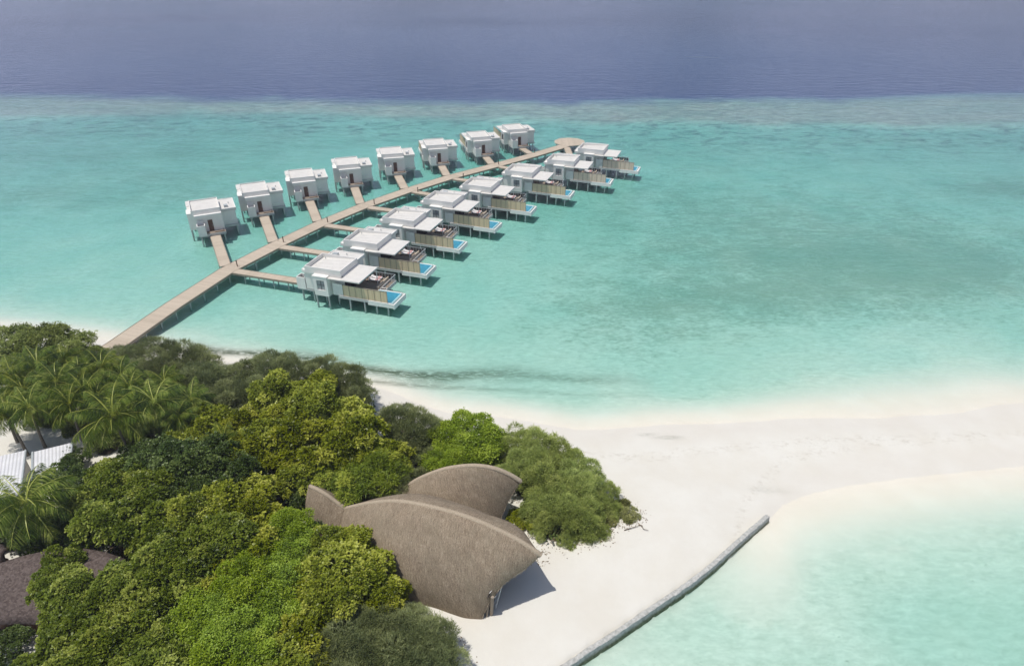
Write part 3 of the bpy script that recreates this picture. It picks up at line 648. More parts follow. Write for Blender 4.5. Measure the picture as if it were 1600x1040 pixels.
def pavilion(C, N_, ridge, lower, tail, label, extra):
    C = np.array(C[:2]); N_ = np.array(N_[:2]); a = (N_ - C) / np.linalg.norm(N_ - C); nm = np.array((a[1], -a[0]))
    if nm[1] > 0: nm = -nm
    root = empty('thatched_pavilion', (C[0], C[1], 0)); tag(root, label, 'pavilion')
    Rg = interp_pts(ridge, 64); Lw = interp_pts(lower, 64)
    # remap the lower boundary so that the rim takes up the first quarter of the rows
    pieces = [shell(Rg, Lw)]
    if tail:
        pieces.append(shell(interp_pts(tail[0], 20), interp_pts(tail[1], 20), n=20, crest=.16, bulge=.03))
    o = shell_mesh('thatch_roof', pieces, C, a, nm, root)
    L3 = lambda q: (q[0] * a[0] + q[1] * nm[0], q[0] * a[1] + q[1] * nm[1], q[2])
    b = MB(); b.tube([L3((q[0], q[1], q[2] - .13)) for q in Rg], [.10] + [.24] * 62 + [.12], 10); b.build('ridge_roll', RIDGE, root, smooth=True)
    if tail:
        b = MB(); b.tube([L3((q[0], q[1], q[2] - .12)) for q in interp_pts(tail[0], 20)], .22, 10); b.build('ridge_roll', RIDGE, root, smooth=True)
    # straw fringe under the eaves and the rim
    rg = random.Random(3); V_, F_ = [], []
    for s_ in (1, -1):
        for w_ in range(1500):
            q = Lw[0] + 0; t = rg.random() * (len(Lw) - 1.001); i = int(t); q = Lw[i] * (1 - (t - i)) + Lw[i + 1] * (t - i)
            p0 = np.array(L3((q[0], q[1] * s_ , q[2] + .05))); dr = np.array((rg.uniform(-.10, .10), rg.uniform(-.10, .10), -rg.uniform(.1, .34))); wd = np.array((rg.uniform(-.03, .03), rg.uniform(-.03, .03), 0))
            i1 = len(V_); V_ += [p0 - wd, p0 + wd, p0 + dr]; F_.append((i1, i1 + 1, i1 + 2))
    me = bpy.data.meshes.new('eave_fringe'); me.from_pydata([tuple(q) for q in V_], [], F_); me.materials.append(RIDGE); link('eave_fringe', me, root)
    gz = .55
    for kind, args in extra:
        if kind == 'post':
            (u0, l0), (u1, l1, z1), rad = args
            MB().tube([L3((u0, l0, 0)), L3((u1, l1, z1))], rad, 10).build('post', M['beam'], root)
        elif kind == 'floor':
            u0, u1, w_, z1 = args; b = MB(); b.hexa([L3((x, y, .1)) for x, y in ((u0, -w_), (u1, -w_), (u1, w_), (u0, w_))], [L3((x, y, z1)) for x, y in ((u0, -w_), (u1, -w_), (u1, w_), (u0, w_))]); b.build('floor', M['grey'], root)
        elif kind == 'frame':
            u0, w_, h_ = args; b = MB()
            fr_ = root
            for y in np.linspace(-w_, w_, 7): b.tube([L3((u0, y, .3)), L3((u0, y, h_ * (1 - .5 * (y / w_) ** 2)))], .045, 6)
            for zz in (.5, 1.5, 2.5, 3.5): 
                ww = w_ * math.sqrt(max(0.05, 1 - (zz / h_) * .9)); b.tube([L3((u0, -ww, zz)), L3((u0, ww, zz))], .035, 6)
            b.build('glazing_frame', M['steel'], fr_)
            b = MB(); b.quad(L3((u0 + .1, -w_ * .9, .3)), L3((u0 + .1, w_ * .9, .3)), L3((u0 + .1, w_ * .55, h_ * .8)), L3((u0 + .1, -w_ * .55, h_ * .8))); b.build('glass', M['glass'], root)
        elif kind == 'plinth':
            b = MB(); pts = args[0]
            for (ua, la), (ub, lb) in zip(pts[:-1], pts[1:]):
                b.hexa([L3((ua, la, .2)), L3((ub, lb, .2)), L3((ub, lb - .25, .2)), L3((ua, la - .25, .2))], [L3((ua, la, args[1])), L3((ub, lb, args[1])), L3((ub, lb - .25, args[1])), L3((ua, la - .25, args[1]))])
            b.build('plinth', M['white'], root)
    return root
C1, N1 = at(846, 866, 6.2), at(540, 793, 4.0)
lowA = [(0, 0, 6.2), (.81, .86, 5.38), (1.85, 2.0, 4.75), (2.49, 2.67, 4.2), (3.2, 3.45, 2.97), (3.7, 4.0, 1.4), (3.85, 4.15, .5), (4.96, 4.5, .45), (6.32, 4.6, .7), (7.93, 4.65, .9), (10.5, 4.9, 1.0), (13.5, 4.5, 1.1), (16.5, 3.4, .9), (18.6, 2.4, .7), (19.71, 2.0, .6)]
ridA = [(0, 0, 6.2), (1.6, 0, 6.95), (3.23, 0, 7.45), (6.48, 0, 7.98), (9.87, 0, 7.89), (13.44, 0, 7.3), (16.33, 0, 6.04), (18.3, 0, 4.9), (19.71, 0, 4.0)]
tailA = [(19.70, 0, 4.0), (20.72, 0, 4.46), (21.64, 0, 5.0), (22.6, 0, 5.34), (23.62, 0, 5.5)]
tlowA = [(19.70, 2.0, .6), (20.4, 2.1, .7), (21.3, 2.15, 1.1), (22.3, 2.0, 1.8), (23.3, 1.5, 2.8)]
pavilion(C1, N1, ridA, lowA, (tailA, tlowA), 'large brown thatched pavilion shaped like a fish with a raised tail beside the beach',
    [('floor', (5.0, 18, 3.3, .85)), ('post', ((3.9, 3.0), (3.9, 2.6, 4.4), .16)), ('post', ((3.9, -3.0), (3.9, -2.6, 4.4), .16)), ('post', ((6.8, 3.9), (6.8, 3.7, 3.5), .12)), ('post', ((9.2, 4.2), (9.2, 3.9, 3.5), .12)),
     ('frame', (4.7, 3.2, 6.2)), ('plinth', ([(5.2, 4.1), (7.5, 4.25), (10, 4.45), (12.5, 4.2)], 1.0))])
C2, N2 = at(815, 751, 5.8), at(621, 776, 2.5)
ridB = [(0, 0, 5.8), (1.11, 0, 6.6), (2.39, 0, 7.2), (3.68, 0, 7.44), (4.9, 0, 7.41), (6.22, 0, 7.14), (7.47, 0, 6.73), (8.9, 0, 5.99), (10.24, 0, 5.1), (11.36, 0, 4.1), (12.6, 0, 2.95), (13.6, 0, 1.8)]
lowB = [(0, 0, 5.8), (.9, .5, 4.4), (1.7, 1.2, 2.6), (2.2, 1.9, 1.2), (2.5, 2.4, .4), (4.0, 2.9, .6), (6.5, 3.1, .8), (9, 2.7, .8), (11, 1.9, .7), (12.6, 1.1, .6), (13.6, .3, .5)]
pavilion(C2, N2, ridB, lowB, None, 'smaller brown thatched pavilion with an arched ridge behind the large one', [('floor', (3.0, 11, 2.0, .7)), ('post', ((2.6, 1.6), (2.6, 1.4, 3.6), .12)), ('frame', (3.2, 1.8, 5.2))])

# posts, glazing bars and dark screen inside the mouth of the large pavilion
pv = next(o for o in COL.objects if o.name == 'thatched_pavilion'); off = np.array((pv.location.x, pv.location.y, 0))
def seg(a, b, rad, name, mat):
    return MB().tube([tuple(np.array(a) - off), tuple(np.array(b) - off)], rad, 8).build(name, mat, pv)
g0 = .35
seg(at(767, 967, g0), at(769.5, 932, 3.5), .15, 'post', M['beam'])
seg(at(759, 972, g0), at(763, 945, 2.3), .09, 'post', M['beam'])
seg(at(772, 957, g0 + .1), at(785, 911, 4.3), .06, 'glazing_frame', M['steel'])
for t in (.15, .35, .55, .75): 
    a = np.array(at(772, 957, g0 + .1)) * (1 - t) + np.array(at(785, 911, 4.3)) * t; b2 = np.array(at(766, 967, g0)) * (1 - t) + np.array(at(771, 926, 4.1)) * t
    seg(a, b2, .035, 'glazing_bar', M['steel'])
qa, qb, qc, qd = [tuple(np.array(q) - off) for q in (at(753, 973, g0), at(771, 958, g0), at(784, 912, 4.3), at(768, 930, 3.9))]
q4 = [np.array(q) for q in (qa, qb, qc, qd)]; nn_ = np.cross(q4[1] - q4[0], q4[3] - q4[0]); nn_ /= np.linalg.norm(nn_); back = -nn_ * np.sign(np.dot(nn_, np.array((1., -1, 0)))) * .25
MB().hexa([tuple(q + back * 1.2) for q in q4], [tuple(q + back) for q in q4]).build('glass', M['glass'], pv)

# ================================================================== SEAWALL
k = N('rough_seawall_stone'); p = k.obj(); a = k.noise(p, 3.5, 7, .75); v_ = k.n('ShaderNodeTexVoronoi', Vector=p, Scale=2.2).outputs[0]
zz = k.n('ShaderNodeSeparateXYZ', Vector=p).outputs[2]
col = k.mix(k.mr(a, .35, .65), (.33, .33, .30), (.62, .61, .57)); col = k.mix(k.mr(zz, .55, .15), col, k.mix(k.mr(a, .4, .6), (.10, .105, .06), (.24, .25, .16)))
STONE = k.done(k.pbr(col, .95, k.bump(k.math('ADD', a, k.math('MULTIPLY', v_, .5)), .8, .1), .1))
WP = interp_pts([(*p, 0) for p in wp], 110); V_, F_ = [], []
prof = [(-.27, -.6), (-.25, .1), (-.24, .84), (-.20, .89), (.0, .90), (.17, .89), (.21, .84), (.25, .1), (.28, -.6)]
rg = random.Random(11)
for i, q in enumerate(WP):
    d = WP[min(i + 1, 109)] - WP[max(i - 1, 0)]; d /= np.linalg.norm(d); n = np.array((d[1], -d[0]))
    for j, (o_, z_) in enumerate(prof):
        jit = rg.uniform(-.025, .025) if 0 < j < 8 else 0
        w_ = 1 + rg.uniform(-.05, .05); V_.append((q[0] + n[0] * (o_ * w_ + jit), q[1] + n[1] * (o_ * w_ + jit), z_ + (rg.uniform(-.025, .02) if 1 < j < 7 else 0)))
npf = len(prof)
for i in range(109):
    for j in range(npf - 1): a = i * npf + j; F_.append((a, a + 1, a + npf + 1, a + npf))
F_.append(tuple(range(109 * npf, 110 * npf)))
me = bpy.data.meshes.new('seawall'); me.from_pydata(V_, [], F_); me.materials.append(STONE)
tag(link('seawall', me), 'low rough grey stone seawall holding the beach along the right-hand lagoon', 'seawall')

# ================================================================== FOLIAGE
def leaf_mat(name, c1, c2, c3, rough=.55, trans=.28):
    k = N(name); t = k.attr('tint')
    pn = k.noise(k.pos(), .9, 5, .65); t = k.math('ADD', t, k.mr(pn, .3, .7, -.22, .22)); col = k.ramp(t, [(0, c1), (.5, c2), (1, c3)])
    oi = k.n('ShaderNodeObjectInfo').outputs['Random']
    hs = k.n('ShaderNodeHueSaturation', Hue=k.mr(oi, 0, 1, .492, .499), Saturation=k.mr(oi, 0, 1, 1.08, .97), Value=k.mr(oi, 0, 1, .82, 1.16), Fac=1., Color=col).outputs[0]
    a = k.pbr(hs, rough, None, .35); b = k.n('ShaderNodeBsdfTranslucent', Color=hs).outputs[0]
    return k.done(k.n('ShaderNodeMixShader', i0=trans, i1=a, i2=b).outputs[0])
LM = dict(
 casuarina=leaf_mat('casuarina_needles', (.11, .14, .055), (.24, .28, .11), (.42, .46, .21), .7, .4),
 shrub_olive=leaf_mat('olive_shrub_leaves', (.09, .13, .025), (.21, .27, .06), (.42, .48, .15), .5, .35),
 almond=leaf_mat('yellow_green_leaves', (.10, .14, .010), (.31, .36, .03), (.64, .66, .14), .42, .35),
 feather_broadleaf=leaf_mat('feathery_yellow_green_leaves', (.09, .14, .012), (.26, .34, .03), (.52, .56, .08), .5, .35),
 bright_green=leaf_mat('bright_green_leaves', (.10, .165, .010), (.27, .385, .025), (.47, .58, .08), .5, .35),
 beach_shrub=leaf_mat('soft_olive_needle_leaves', (.17, .22, .05), (.38, .46, .13), (.60, .66, .23), .7, .4),
 sparse_shrub=leaf_mat('dry_olive_leaves', (.15, .17, .05), (.31, .32, .11), (.50, .48, .20)),
 dark_glossy=leaf_mat('dark_glossy_leaves', (.04, .07, .014), (.10, .155, .035), (.25, .32, .10), .38),
 olive_broadleaf=leaf_mat('olive_green_leaves', (.06, .10, .010), (.215, .28, .03), (.50, .55, .13), .42, .35),
 palm=leaf_mat('palm_fronds', (.03, .06, .008), (.145, .225, .03), (.52, .56, .13), .42, .3),
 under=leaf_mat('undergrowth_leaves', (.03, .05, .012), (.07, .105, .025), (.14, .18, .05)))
BARK = worn('grey_brown_bark', (.16, .125, .09), 2, .3, .9, 12, .5)
def crown_pts(rng, R, H, nc, npts, tight=1.0):
    d = rng.normal(size=(nc * 3, 3)); d /= np.linalg.norm(d, axis=1)[:, None]; d = d[d[:, 2] > -.35][:nc]
    rad = rng.uniform(.60, 1.05, len(d)); cc = d * np.array((R, R, H)) * rad[:, None] * .8
    rc = R * rng.uniform(.16, .37, len(d)) * tight
    cc = np.vstack([cc, [[0, 0, 0]]]); rc = np.r_[rc, R * .52]
    ci = rng.choice(len(cc) - 1, npts * 3, p=(rc[:-1] ** 2) / (rc[:-1] ** 2).sum())
    v = rng.normal(size=(len(ci), 3)); v /= np.linalg.norm(v, axis=1)[:, None]
    v[:, 2] = np.where(v[:, 2] < -.3, -v[:, 2], v[:, 2])
    r = rc[ci] * (1 - .28 * rng.random(len(ci)) ** 2); r = np.where(rng.random(len(ci)) < .09, r * rng.uniform(1.05, 1.45, len(ci)), r)
    p = cc[ci] + v * r[:, None] * np.array((1, 1, .85))
    keep = np.ones(len(p), bool)
    for c, q in zip(cc, rc):
        keep &= np.linalg.norm(p - c, axis=1) > q * .68
    p, v, ci = p[keep][:npts], v[keep][:npts], ci[keep][:npts]
    return p, v, ci, cc, rc
def leaves(rng, base, dirs, L, W, bend=.25, tint=None):
    """folded diamond leaves from base points along dirs"""
    n = len(base); up = rng.normal(size=(n, 3)) * .35 + np.array((0, 0, 1.))
    side = np.cross(dirs, up); side /= (np.linalg.norm(side, axis=1)[:, None] + 1e-9)
    nn = np.cross(side, dirs)
    l = L * rng.uniform(.7, 1.25, n)[:, None]; w = W * rng.uniform(.75, 1.2, n)[:, None]
    m = base + dirs * l * .5
    V = np.stack([base, m + side * w / 2 + nn * w * bend, base + dirs * l - np.array((0, 0, 1.)) * l * .12, m - side * w / 2 + nn * w * bend], 1).reshape(-1, 3)
    F = np.arange(4 * n).reshape(n, 4); return V, F, (np.repeat(tint, 1) if tint is not None else rng.random(n))
def unit(a): return a / (np.linalg.norm(a, axis=1)[:, None] + 1e-9)
def make_crown(kind, seed):
    rng = np.random.default_rng(seed); R, H = 1.0, .72
    S = dict(almond=(26, 1500, 6, .105, .062, 1.0), olive_broadleaf=(28, 1500, 6, .098, .058, 1.0), bright_green=(36, 4200, 3, .062, .040, .9), dark_glossy=(30, 1900, 5, .095, .050, 1.),
             feather_broadleaf=(22, 1300, 8, .15, .028, 1.1), shrub_olive=(30, 2600, 4, .07, .042, 1.), casuarina=(34, 2300, 7, .13, .013, 1.), beach_shrub=(46, 3000, 6, .105, .013, .85), sparse_shrub=(18, 620, 5, .13, .055, .8))[kind]
    nc, npt, per, L, W, ti = S
    if kind in ('casuarina', 'beach_shrub'): H = .78
    p, v, ci, cc, rc = crown_pts(rng, R, H, nc, npt, ti)
    ctint = rng.random(len(cc))[ci] ** 1.3 * .62 + rng.random(len(p)) * .22
    n = len(p); base = np.repeat(p, per, 0); ax = unit(np.repeat(unit(v + np.array((0, 0, .55 if kind not in ('casuarina',) else .8))), per, 0))
    spread = dict(casuarina=.55, beach_shrub=.7, feather_broadleaf=1.1).get(kind, 1.25)
    dirs = unit(ax + rng.normal(size=base.shape) * spread * .62)
    if kind in ('casuarina', 'beach_shrub'): dirs = unit(dirs + np.array((.12, .0, .1)))
    base = base + rng.normal(size=base.shape) * (.012 if kind in ('almond', 'olive_broadleaf', 'dark_glossy') else .03)
    tint = np.clip(np.repeat(ctint, per) + rng.random(len(base)) * .25, 0, 1)
    V, F, t = leaves(rng, base, dirs, L, W, .25, tint)
    me = np_mesh('crown', V, F, LM[kind], {'tint': ('FACE', t)})
    # trunk and limbs (unit crown centred at z=0; trunk goes down)
    b = MB(); b.tube([(0, 0, -2.2), (.04, .02, -1.0), (0, 0, -.25)], [.075, .06, .05], 7)
    for j in range(min(9, nc)):
        c = cc[j] * .92; b.tube([(0, 0, -.75 + .05 * j), tuple(c * .5 + np.array((0, 0, -.18))), tuple(c)], [.038, .026, .010], 5)
    tm = b.build('trunk', BARK); tme = tm.data; bpy.data.objects.remove(tm)
    return me, tme
KN = dict(casuarina=('casuarina', 'grey-green casuarina', 'feathery grey-green casuarina'), shrub_olive=('shrub_tree', 'tree', 'olive-green small-leaved tree'), almond=('broadleaf_tree', 'tree', 'yellow-green large-leaved tree'), feather_broadleaf=('broadleaf_tree', 'tree', 'yellow-green tree with long narrow leaves'),
 bright_green=('broadleaf_tree', 'tree', 'bright green dense tree'), beach_shrub=('beach_shrub', 'shrub', 'soft olive-green beach shrub'), sparse_shrub=('sparse_shrub', 'shrub', 'thin dry sparse shrub'), dark_glossy=('broadleaf_tree', 'tree', 'dark green glossy tree'), olive_broadleaf=('broadleaf_tree', 'tree', 'olive-green broadleaf tree'))
CAT = dict(casuarina='tree', beach_shrub='shrub', sparse_shrub='shrub')
LAND = [('the jetty foot', 175, 545), ('the thatch tail', 500, 790), ('the small pavilion', 720, 765), ('the large pavilion', 690, 860), ('the large pavilion tip', 846, 866), ('the large pavilion foot', 700, 965),
        ('the beach point', 960, 760), ('the metal roofs', 60, 725), ('the large palm', 45, 800), ('the shingle roof', 60, 920), ('the lower left corner', 60, 1040), ('the shoreline notch', 585, 640), ('the forest middle', 330, 790),
        ('the bottom edge', 380, 1040), ('the palm grove', 110, 610), ('the tallest palms', 215, 650), ('the shore bend', 450, 570), ('the west shore', 60, 525), ('the lower beach', 700, 1030), ('the seaweed line', 380, 552)]
def whereof(px, py):
    nm_, lx, ly = min(LAND, key=lambda q: (q[1] - px) ** 2 + (q[2] - py) ** 2); dx, dy = px - lx, py - ly
    if math.hypot(dx, dy) < 22: return 'right by ' + nm_
    a = math.degrees(math.atan2(-dy, dx)) % 360
    return ['right of', 'up right of', 'behind', 'up left of', 'left of', 'down left of', 'in front of', 'down right of'][int(((a + 22.5) % 360) // 45)] + ' ' + nm_
def uniq(base_labels):
    """labels that single out: repeats of one phrase are told apart by their order in the picture"""
    groups = {}
    for i, (lb, px) in enumerate(base_labels): groups.setdefault(lb, []).append((px, i))
    out = [None] * len(base_labels); W = ['leftmost', 'second from left', 'third from left', 'fourth from left', 'fifth from left', 'sixth from left', 'seventh from left', 'eighth from left']
    for lb, L in groups.items():
        L.sort()
        for r, (_, i) in enumerate(L):
            out[i] = lb if len(L) == 1 else lb + ', ' + (('left one' if r == 0 else 'right one') if len(L) == 2 else ('rightmost' if r == len(L) - 1 else W[r]))
    return out
labs = uniq([(KN[t[0]][2] + ' ' + whereof(t[1], t[2]), t[1]) for t in TR])
VAR = {}
for i, (kind, px, py, Rr, zc) in enumerate(TR):
    nv = {'almond': 3, 'olive_broadleaf': 3, 'casuarina': 3, 'bright_green': 3, 'beach_shrub': 3}.get(kind, 2)
    key = (kind, i % nv)
    if key not in VAR: VAR[key] = make_crown(kind, 100 + len(VAR))
    cme, tme = VAR[key]
    x, y, _ = at(px, py, zc); g0 = gh(x, y)
    zc += rnd.uniform(-.5, .6) if kind in ('almond', 'olive_broadleaf', 'bright_green') else 0
    x, y, _ = at(px, py, zc); root = empty(KN[kind][0], (x, y, g0)); root.rotation_euler.z = rnd.uniform(0, 6.28)
    c = link('crown', cme, root); t = link('trunk', tme, root)
    s1 = Rr * rnd.uniform(.98, 1.12) * 1.12; s2 = s1 * rnd.uniform(.85, 1.1)
    zc2 = zc - g0
    c.location = (0, 0, zc2 - .15 * Rr); c.scale = (s1, s1 * rnd.uniform(.9, 1.08), s2)
    c.rotation_euler = (rnd.uniform(-.12, .12), rnd.uniform(-.12, .12), 0)
    ts = max(.3, (zc2 + .2) / 2.0); t.location = c.location; t.scale = (s1 * .8, s1 * .8, ts if ts * 2.2 > zc2 * 1.0 else zc2 / 2.2 * 1.05)
    tag(root, labs[i], CAT.get(kind, 'tree'), {'beach_shrub': 'shrubs on the beach point', 'sparse_shrub': 'sparse shrubs at the sand edge', 'casuarina': 'grey-green casuarinas along the shore'}.get(kind, 'broadleaf trees of the island wood'))
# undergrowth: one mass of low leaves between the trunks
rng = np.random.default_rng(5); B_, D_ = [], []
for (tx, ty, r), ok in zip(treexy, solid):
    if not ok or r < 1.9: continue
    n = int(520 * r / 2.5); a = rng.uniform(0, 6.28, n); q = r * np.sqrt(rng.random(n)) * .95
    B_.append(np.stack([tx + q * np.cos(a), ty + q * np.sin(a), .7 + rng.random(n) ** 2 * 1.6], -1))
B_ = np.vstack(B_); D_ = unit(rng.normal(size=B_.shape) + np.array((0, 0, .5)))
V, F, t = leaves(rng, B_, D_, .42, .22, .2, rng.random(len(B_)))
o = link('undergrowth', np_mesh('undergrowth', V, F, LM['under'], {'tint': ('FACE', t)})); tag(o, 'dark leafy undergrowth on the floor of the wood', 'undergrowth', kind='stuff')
# fallen leaves on the sand round the edge of the wood
B_ = []
for (tx, ty, r), ok in zip(treexy, solid):
    if ty > 60 or tx < -12: continue
    n = 70; a = rng.uniform(0, 6.28, n); q = r * (.8 + .9 * rng.random(n) ** 1.6); B_.append(np.stack([tx + q * np.cos(a), ty + q * np.sin(a)], -1))
B_ = np.vstack(B_); zb = ground_h(B_[:, 0], B_[:, 1])[0]; ok_ = zb > .3; B_ = np.column_stack([B_, zb + .03])[ok_]
D_ = rng.normal(size=B_.shape) * np.array((1, 1, .15)); V, F, t = leaves(rng, B_, unit(D_), .16, .09, .1, rng.random(len(B_)))
LF = leaf_mat('fallen_leaves', (.10, .07, .04), (.22, .15, .08), (.36, .28, .16))
o = link('fallen_leaves', np_mesh('fallen_leaves', V, F, LF, {'tint': ('FACE', t)})); tag(o, 'brown fallen leaves scattered on the sand round the trees', 'leaf litter', kind='stuff')
# palms
def make_palm(seed):
    rng = np.random.default_rng(seed); Vs, Fs, Ts = [], [], []; nf = 25; base = 0
    for k_ in range(nf):
        az = k_ * 2.399 + rng.uniform(-.2, .2); el = R_(78 - 82 * (k_ / nf) ** .9 + rng.uniform(-8, 8)); Lf = rng.uniform(.88, 1.08)
        n = 36; s_ = np.linspace(0, 1, n); ang = el - s_ ** 1.3 * R_(rng.uniform(55, 80))
        dx = np.cos(ang) * Lf / n; dz = np.sin(ang) * Lf / n; rx = np.cumsum(dx); rz = np.cumsum(dz)
        P_ = np.stack([rx * math.cos(az), rx * math.sin(az), rz], -1); tn = unit(np.gradient(P_, axis=0))
        sd = np.array((-math.sin(az), math.cos(az), 0.)); ft = rng.random()
        nr = np.cross(sd, tn)
        # rachis
        w_ = (.014 * (1 - s_) + .003)[:, None]
        for a_, b_ in ((0, 1),):
            Q = np.stack([P_ - sd * w_, P_ + sd * w_], 1); i0 = base
            Vs.append(Q.reshape(-1, 3)); idx = np.arange(n - 1) * 2 + i0
            Fs.append(np.stack([idx, idx + 1, idx + 3, idx + 2], -1)); Ts.append(np.full(n - 1, .95)); base += 2 * n
        for sgn in (-1, 1):
            m_ = slice(3, n); bp = np.repeat(P_[m_], 2, 0); tt = np.repeat(tn[m_], 2, 0); ss = np.repeat(s_[m_], 2); bp = bp + tt * (rng.random(len(bp))[:, None] * .04)
            nrr = np.repeat(nr[m_], 2, 0)
            d = unit(sd * sgn * .8 + tt * .65 + nrr * .15 + np.array((0, 0, -.5)) + rng.normal(size=bp.shape) * .15)
            ll = (.30 * np.sin(np.pi * (ss * .86 + .12)) ** .7 + .03)[:, None] * rng.uniform(.8, 1.1, (len(bp), 1))
            w2_ = tt * .0085
            mid = bp + d * ll * .5; tip = bp + d * ll + np.array((0, 0, -1.)) * ll * .35
            Q = np.stack([bp - w2_, mid - w2_, tip, mid + w2_], 1); nq = len(bp)
            Vs.append(Q.reshape(-1, 3)); Fs.append(np.arange(4 * nq).reshape(nq, 4) + base); Ts.append(np.clip(ft * .5 + rng.random(nq) * .5 - .05, 0, 1)); base += 4 * nq
    return np_mesh('fronds', np.vstack(Vs), np.vstack(Fs), LM['palm'], {'tint': ('FACE', np.concatenate(Ts))})
PM = [make_palm(40 + j) for j in range(4)]
PB = worn('palm_bark', (.22, .19, .15), 3, .25, .9, 10, .5)
plabs = uniq([('tall coconut palm ' + whereof(p[0], p[1]), p[0]) for p in PALMS])
for i, (px, py, Rr, zc) in enumerate(PALMS):
    x, y, _ = at(px, py, zc); lx, ly = rnd.uniform(-1, 1), rnd.uniform(-.8, .8); g0 = gh(x - lx, y - ly)
    root = empty('palm_tree', (x - lx, y - ly, g0)); c = link('crown', PM[i % 4], root); c.location = (lx, ly, zc - g0 + .2); c.scale = (Rr * 1.05,) * 3; c.rotation_euler = (0, 0, rnd.uniform(0, 6))
    h_ = zc - g0
    MB().tube([(0, 0, -.3), (lx * .2, ly * .2, h_ * .35), (lx * .6, ly * .6, h_ * .7), (lx, ly, h_ + .15)], [.2, .14, .12, .13], 8).build('trunk', PB, root, smooth=True)
    b = MB()
    for j in range(7):
        a = j * .9; q = (lx + .2 * math.cos(a), ly + .2 * math.sin(a), h_ - .12 - .06 * (j % 2)); b.tube([(q[0], q[1], q[2] - .13), (q[0], q[1], q[2] - .06), (q[0], q[1], q[2] + .06), (q[0], q[1], q[2] + .12)], [.03, .12, .12, .03], 6)
    b.build('coconuts', worn('coconut_husk', (.20, .15, .05), 3, .3) if i == 0 else bpy.data.materials['coconut_husk'], root, smooth=True)
    tag(root, plabs[i], 'palm', 'coconut palms of the grove')

# ================================================================== BUILDINGS IN THE WOOD
k = N('corrugated_white_metal'); u = k.n('ShaderNodeUVMap').outputs[0]; uu_ = k.n('ShaderNodeSeparateXYZ', Vector=u).outputs[0]
wv = k.math('SINE', k.math('MULTIPLY', uu_, 19.)); nn = k.noise(k.obj(), .8, 5)
stripe = k.mr(wv, .2, 1., 0, 1)
CORR = k.done(k.pbr(k.mix(k.math('MULTIPLY', stripe, .35), k.mix(k.mr(nn, .35, .65), (.66, .655, .66), (.76, .75, .745)), (.48, .485, .50)), .5, k.bump(wv, .6, .05), .5))
def metal_house(quad_px, z_hi, z_lo, label, back=None):
    """mono-pitch roof from four surveyed corners (far left, far right, near right, near left)"""
    zs = (z_hi, z_hi, z_lo, z_lo); Q = [at(*p, z) for p, z in zip(quad_px, zs)]
    c = np.mean([q[:2] for q in Q], 0); root = empty('metal_roofed_house', (c[0], c[1], 0)); tag(root, label, 'house')
    q = [(p[0] - c[0], p[1] - c[1], p[2]) for p in Q]; w_ = math.dist(q[0], q[1]); l_ = math.dist(q[1], q[2])
    b = MB(); b.hexa([(p[0], p[1], p[2] - .12) for p in (q[3], q[2], q[1], q[0])], [q[3], q[2], q[1], q[0]])
    for fi in range(6): b.uv[fi] = [(0, 0), (w_, 0), (w_, l_), (0, l_)]
    b.build('roof', CORR, root)
    b = MB(); s_ = .9
    lo = [(p[0] * s_, p[1] * s_, .2) for p in (q[3], q[2], q[1], q[0])]; hi = [(p[0] * s_, p[1] * s_, p[2] - .2) for p in (q[3], q[2], q[1], q[0])]
    b.hexa(lo, hi).build('wall', M['white'], root)
    b = MB(); b.tube([q[1], q[2]], .12, 6); b.tube([q[0], q[3]], .12, 6); b.build('gutter', M['steel'], root)
    return root
metal_house([(51, 706), (113, 691), (108, 733), (50, 752)], 3.8, 3.2, 'low house with a pale corrugated metal roof and grey gutter, right one of the two')
metal_house([(-45, 722), (40, 703), (32, 772), (-60, 800)], 3.8, 3.1, 'low house with a white metal roof at the left edge, behind the large palm')
k = N('brown_shingle'); p = k.obj(); a = k.noise(p, 20, 7, .8); v_ = k.n('ShaderNodeTexVoronoi', Vector=k.mapping(p, (7, 7, 9)), Scale=1.).outputs[1]
vg = k.n('ShaderNodeSeparateColor', Color=v_).outputs[0]
SHING = k.done(k.pbr(k.mix(k.mr(k.math('ADD', k.math('MULTIPLY', a, .6), k.math('MULTIPLY', vg, .4)), .3, .7), (.08, .06, .052), (.165, .13, .115)), .9, k.bump(a, .6, .08), .15))
def shingle_house(edge_hi, edge_lo, z_hi, z_lo, label):
    """gently domed shingle roof between a high arc and a low arc"""
    n, m = len(edge_hi), 9
    A = [np.array(at(*p, z_hi - dz)) for (*p, dz) in edge_hi]; B2 = [np.array(at(*p, z_lo)) for p in edge_lo]
    c = np.mean([q[:2] for q in A + B2], 0); root = empty('shingle_roofed_house', (c[0], c[1], 0)); tag(root, label, 'house')
    V_, F_ = [], []
    for i in range(n):
        for j in range(m):
            t = j / (m - 1); q = A[i] * (1 - t) + B2[i] * t; q = q + np.array((0, 0, .55 * math.sin(math.pi * t))); V_.append((q[0] - c[0], q[1] - c[1], q[2]))
    for i in range(n - 1):
        for j in range(m - 1): a = i * m + j; F_.append((a, a + 1, a + m + 1, a + m))
    me = bpy.data.meshes.new('roof'); me.from_pydata(V_, [], F_); me.materials.append(SHING); me.polygons.foreach_set('use_smooth', [True] * len(F_)); o = link('roof', me, root)
    s_ = o.modifiers.new('thick', 'SOLIDIFY'); s_.thickness = .22; s_.offset = -1
    b = MB(); P4 = [A[0], A[-1], B2[-1], B2[0]]; cc = np.mean(P4, 0)
    lo = [tuple((q - cc) * .82 + cc - np.array((c[0], c[1], 0))) for q in (B2[0], B2[-1], A[-1], A[0])]
    b.hexa([(q[0], q[1], .2) for q in lo], [(q[0], q[1], z_lo - .05) for q in lo]).build('wall', M['door'], root)
    return root
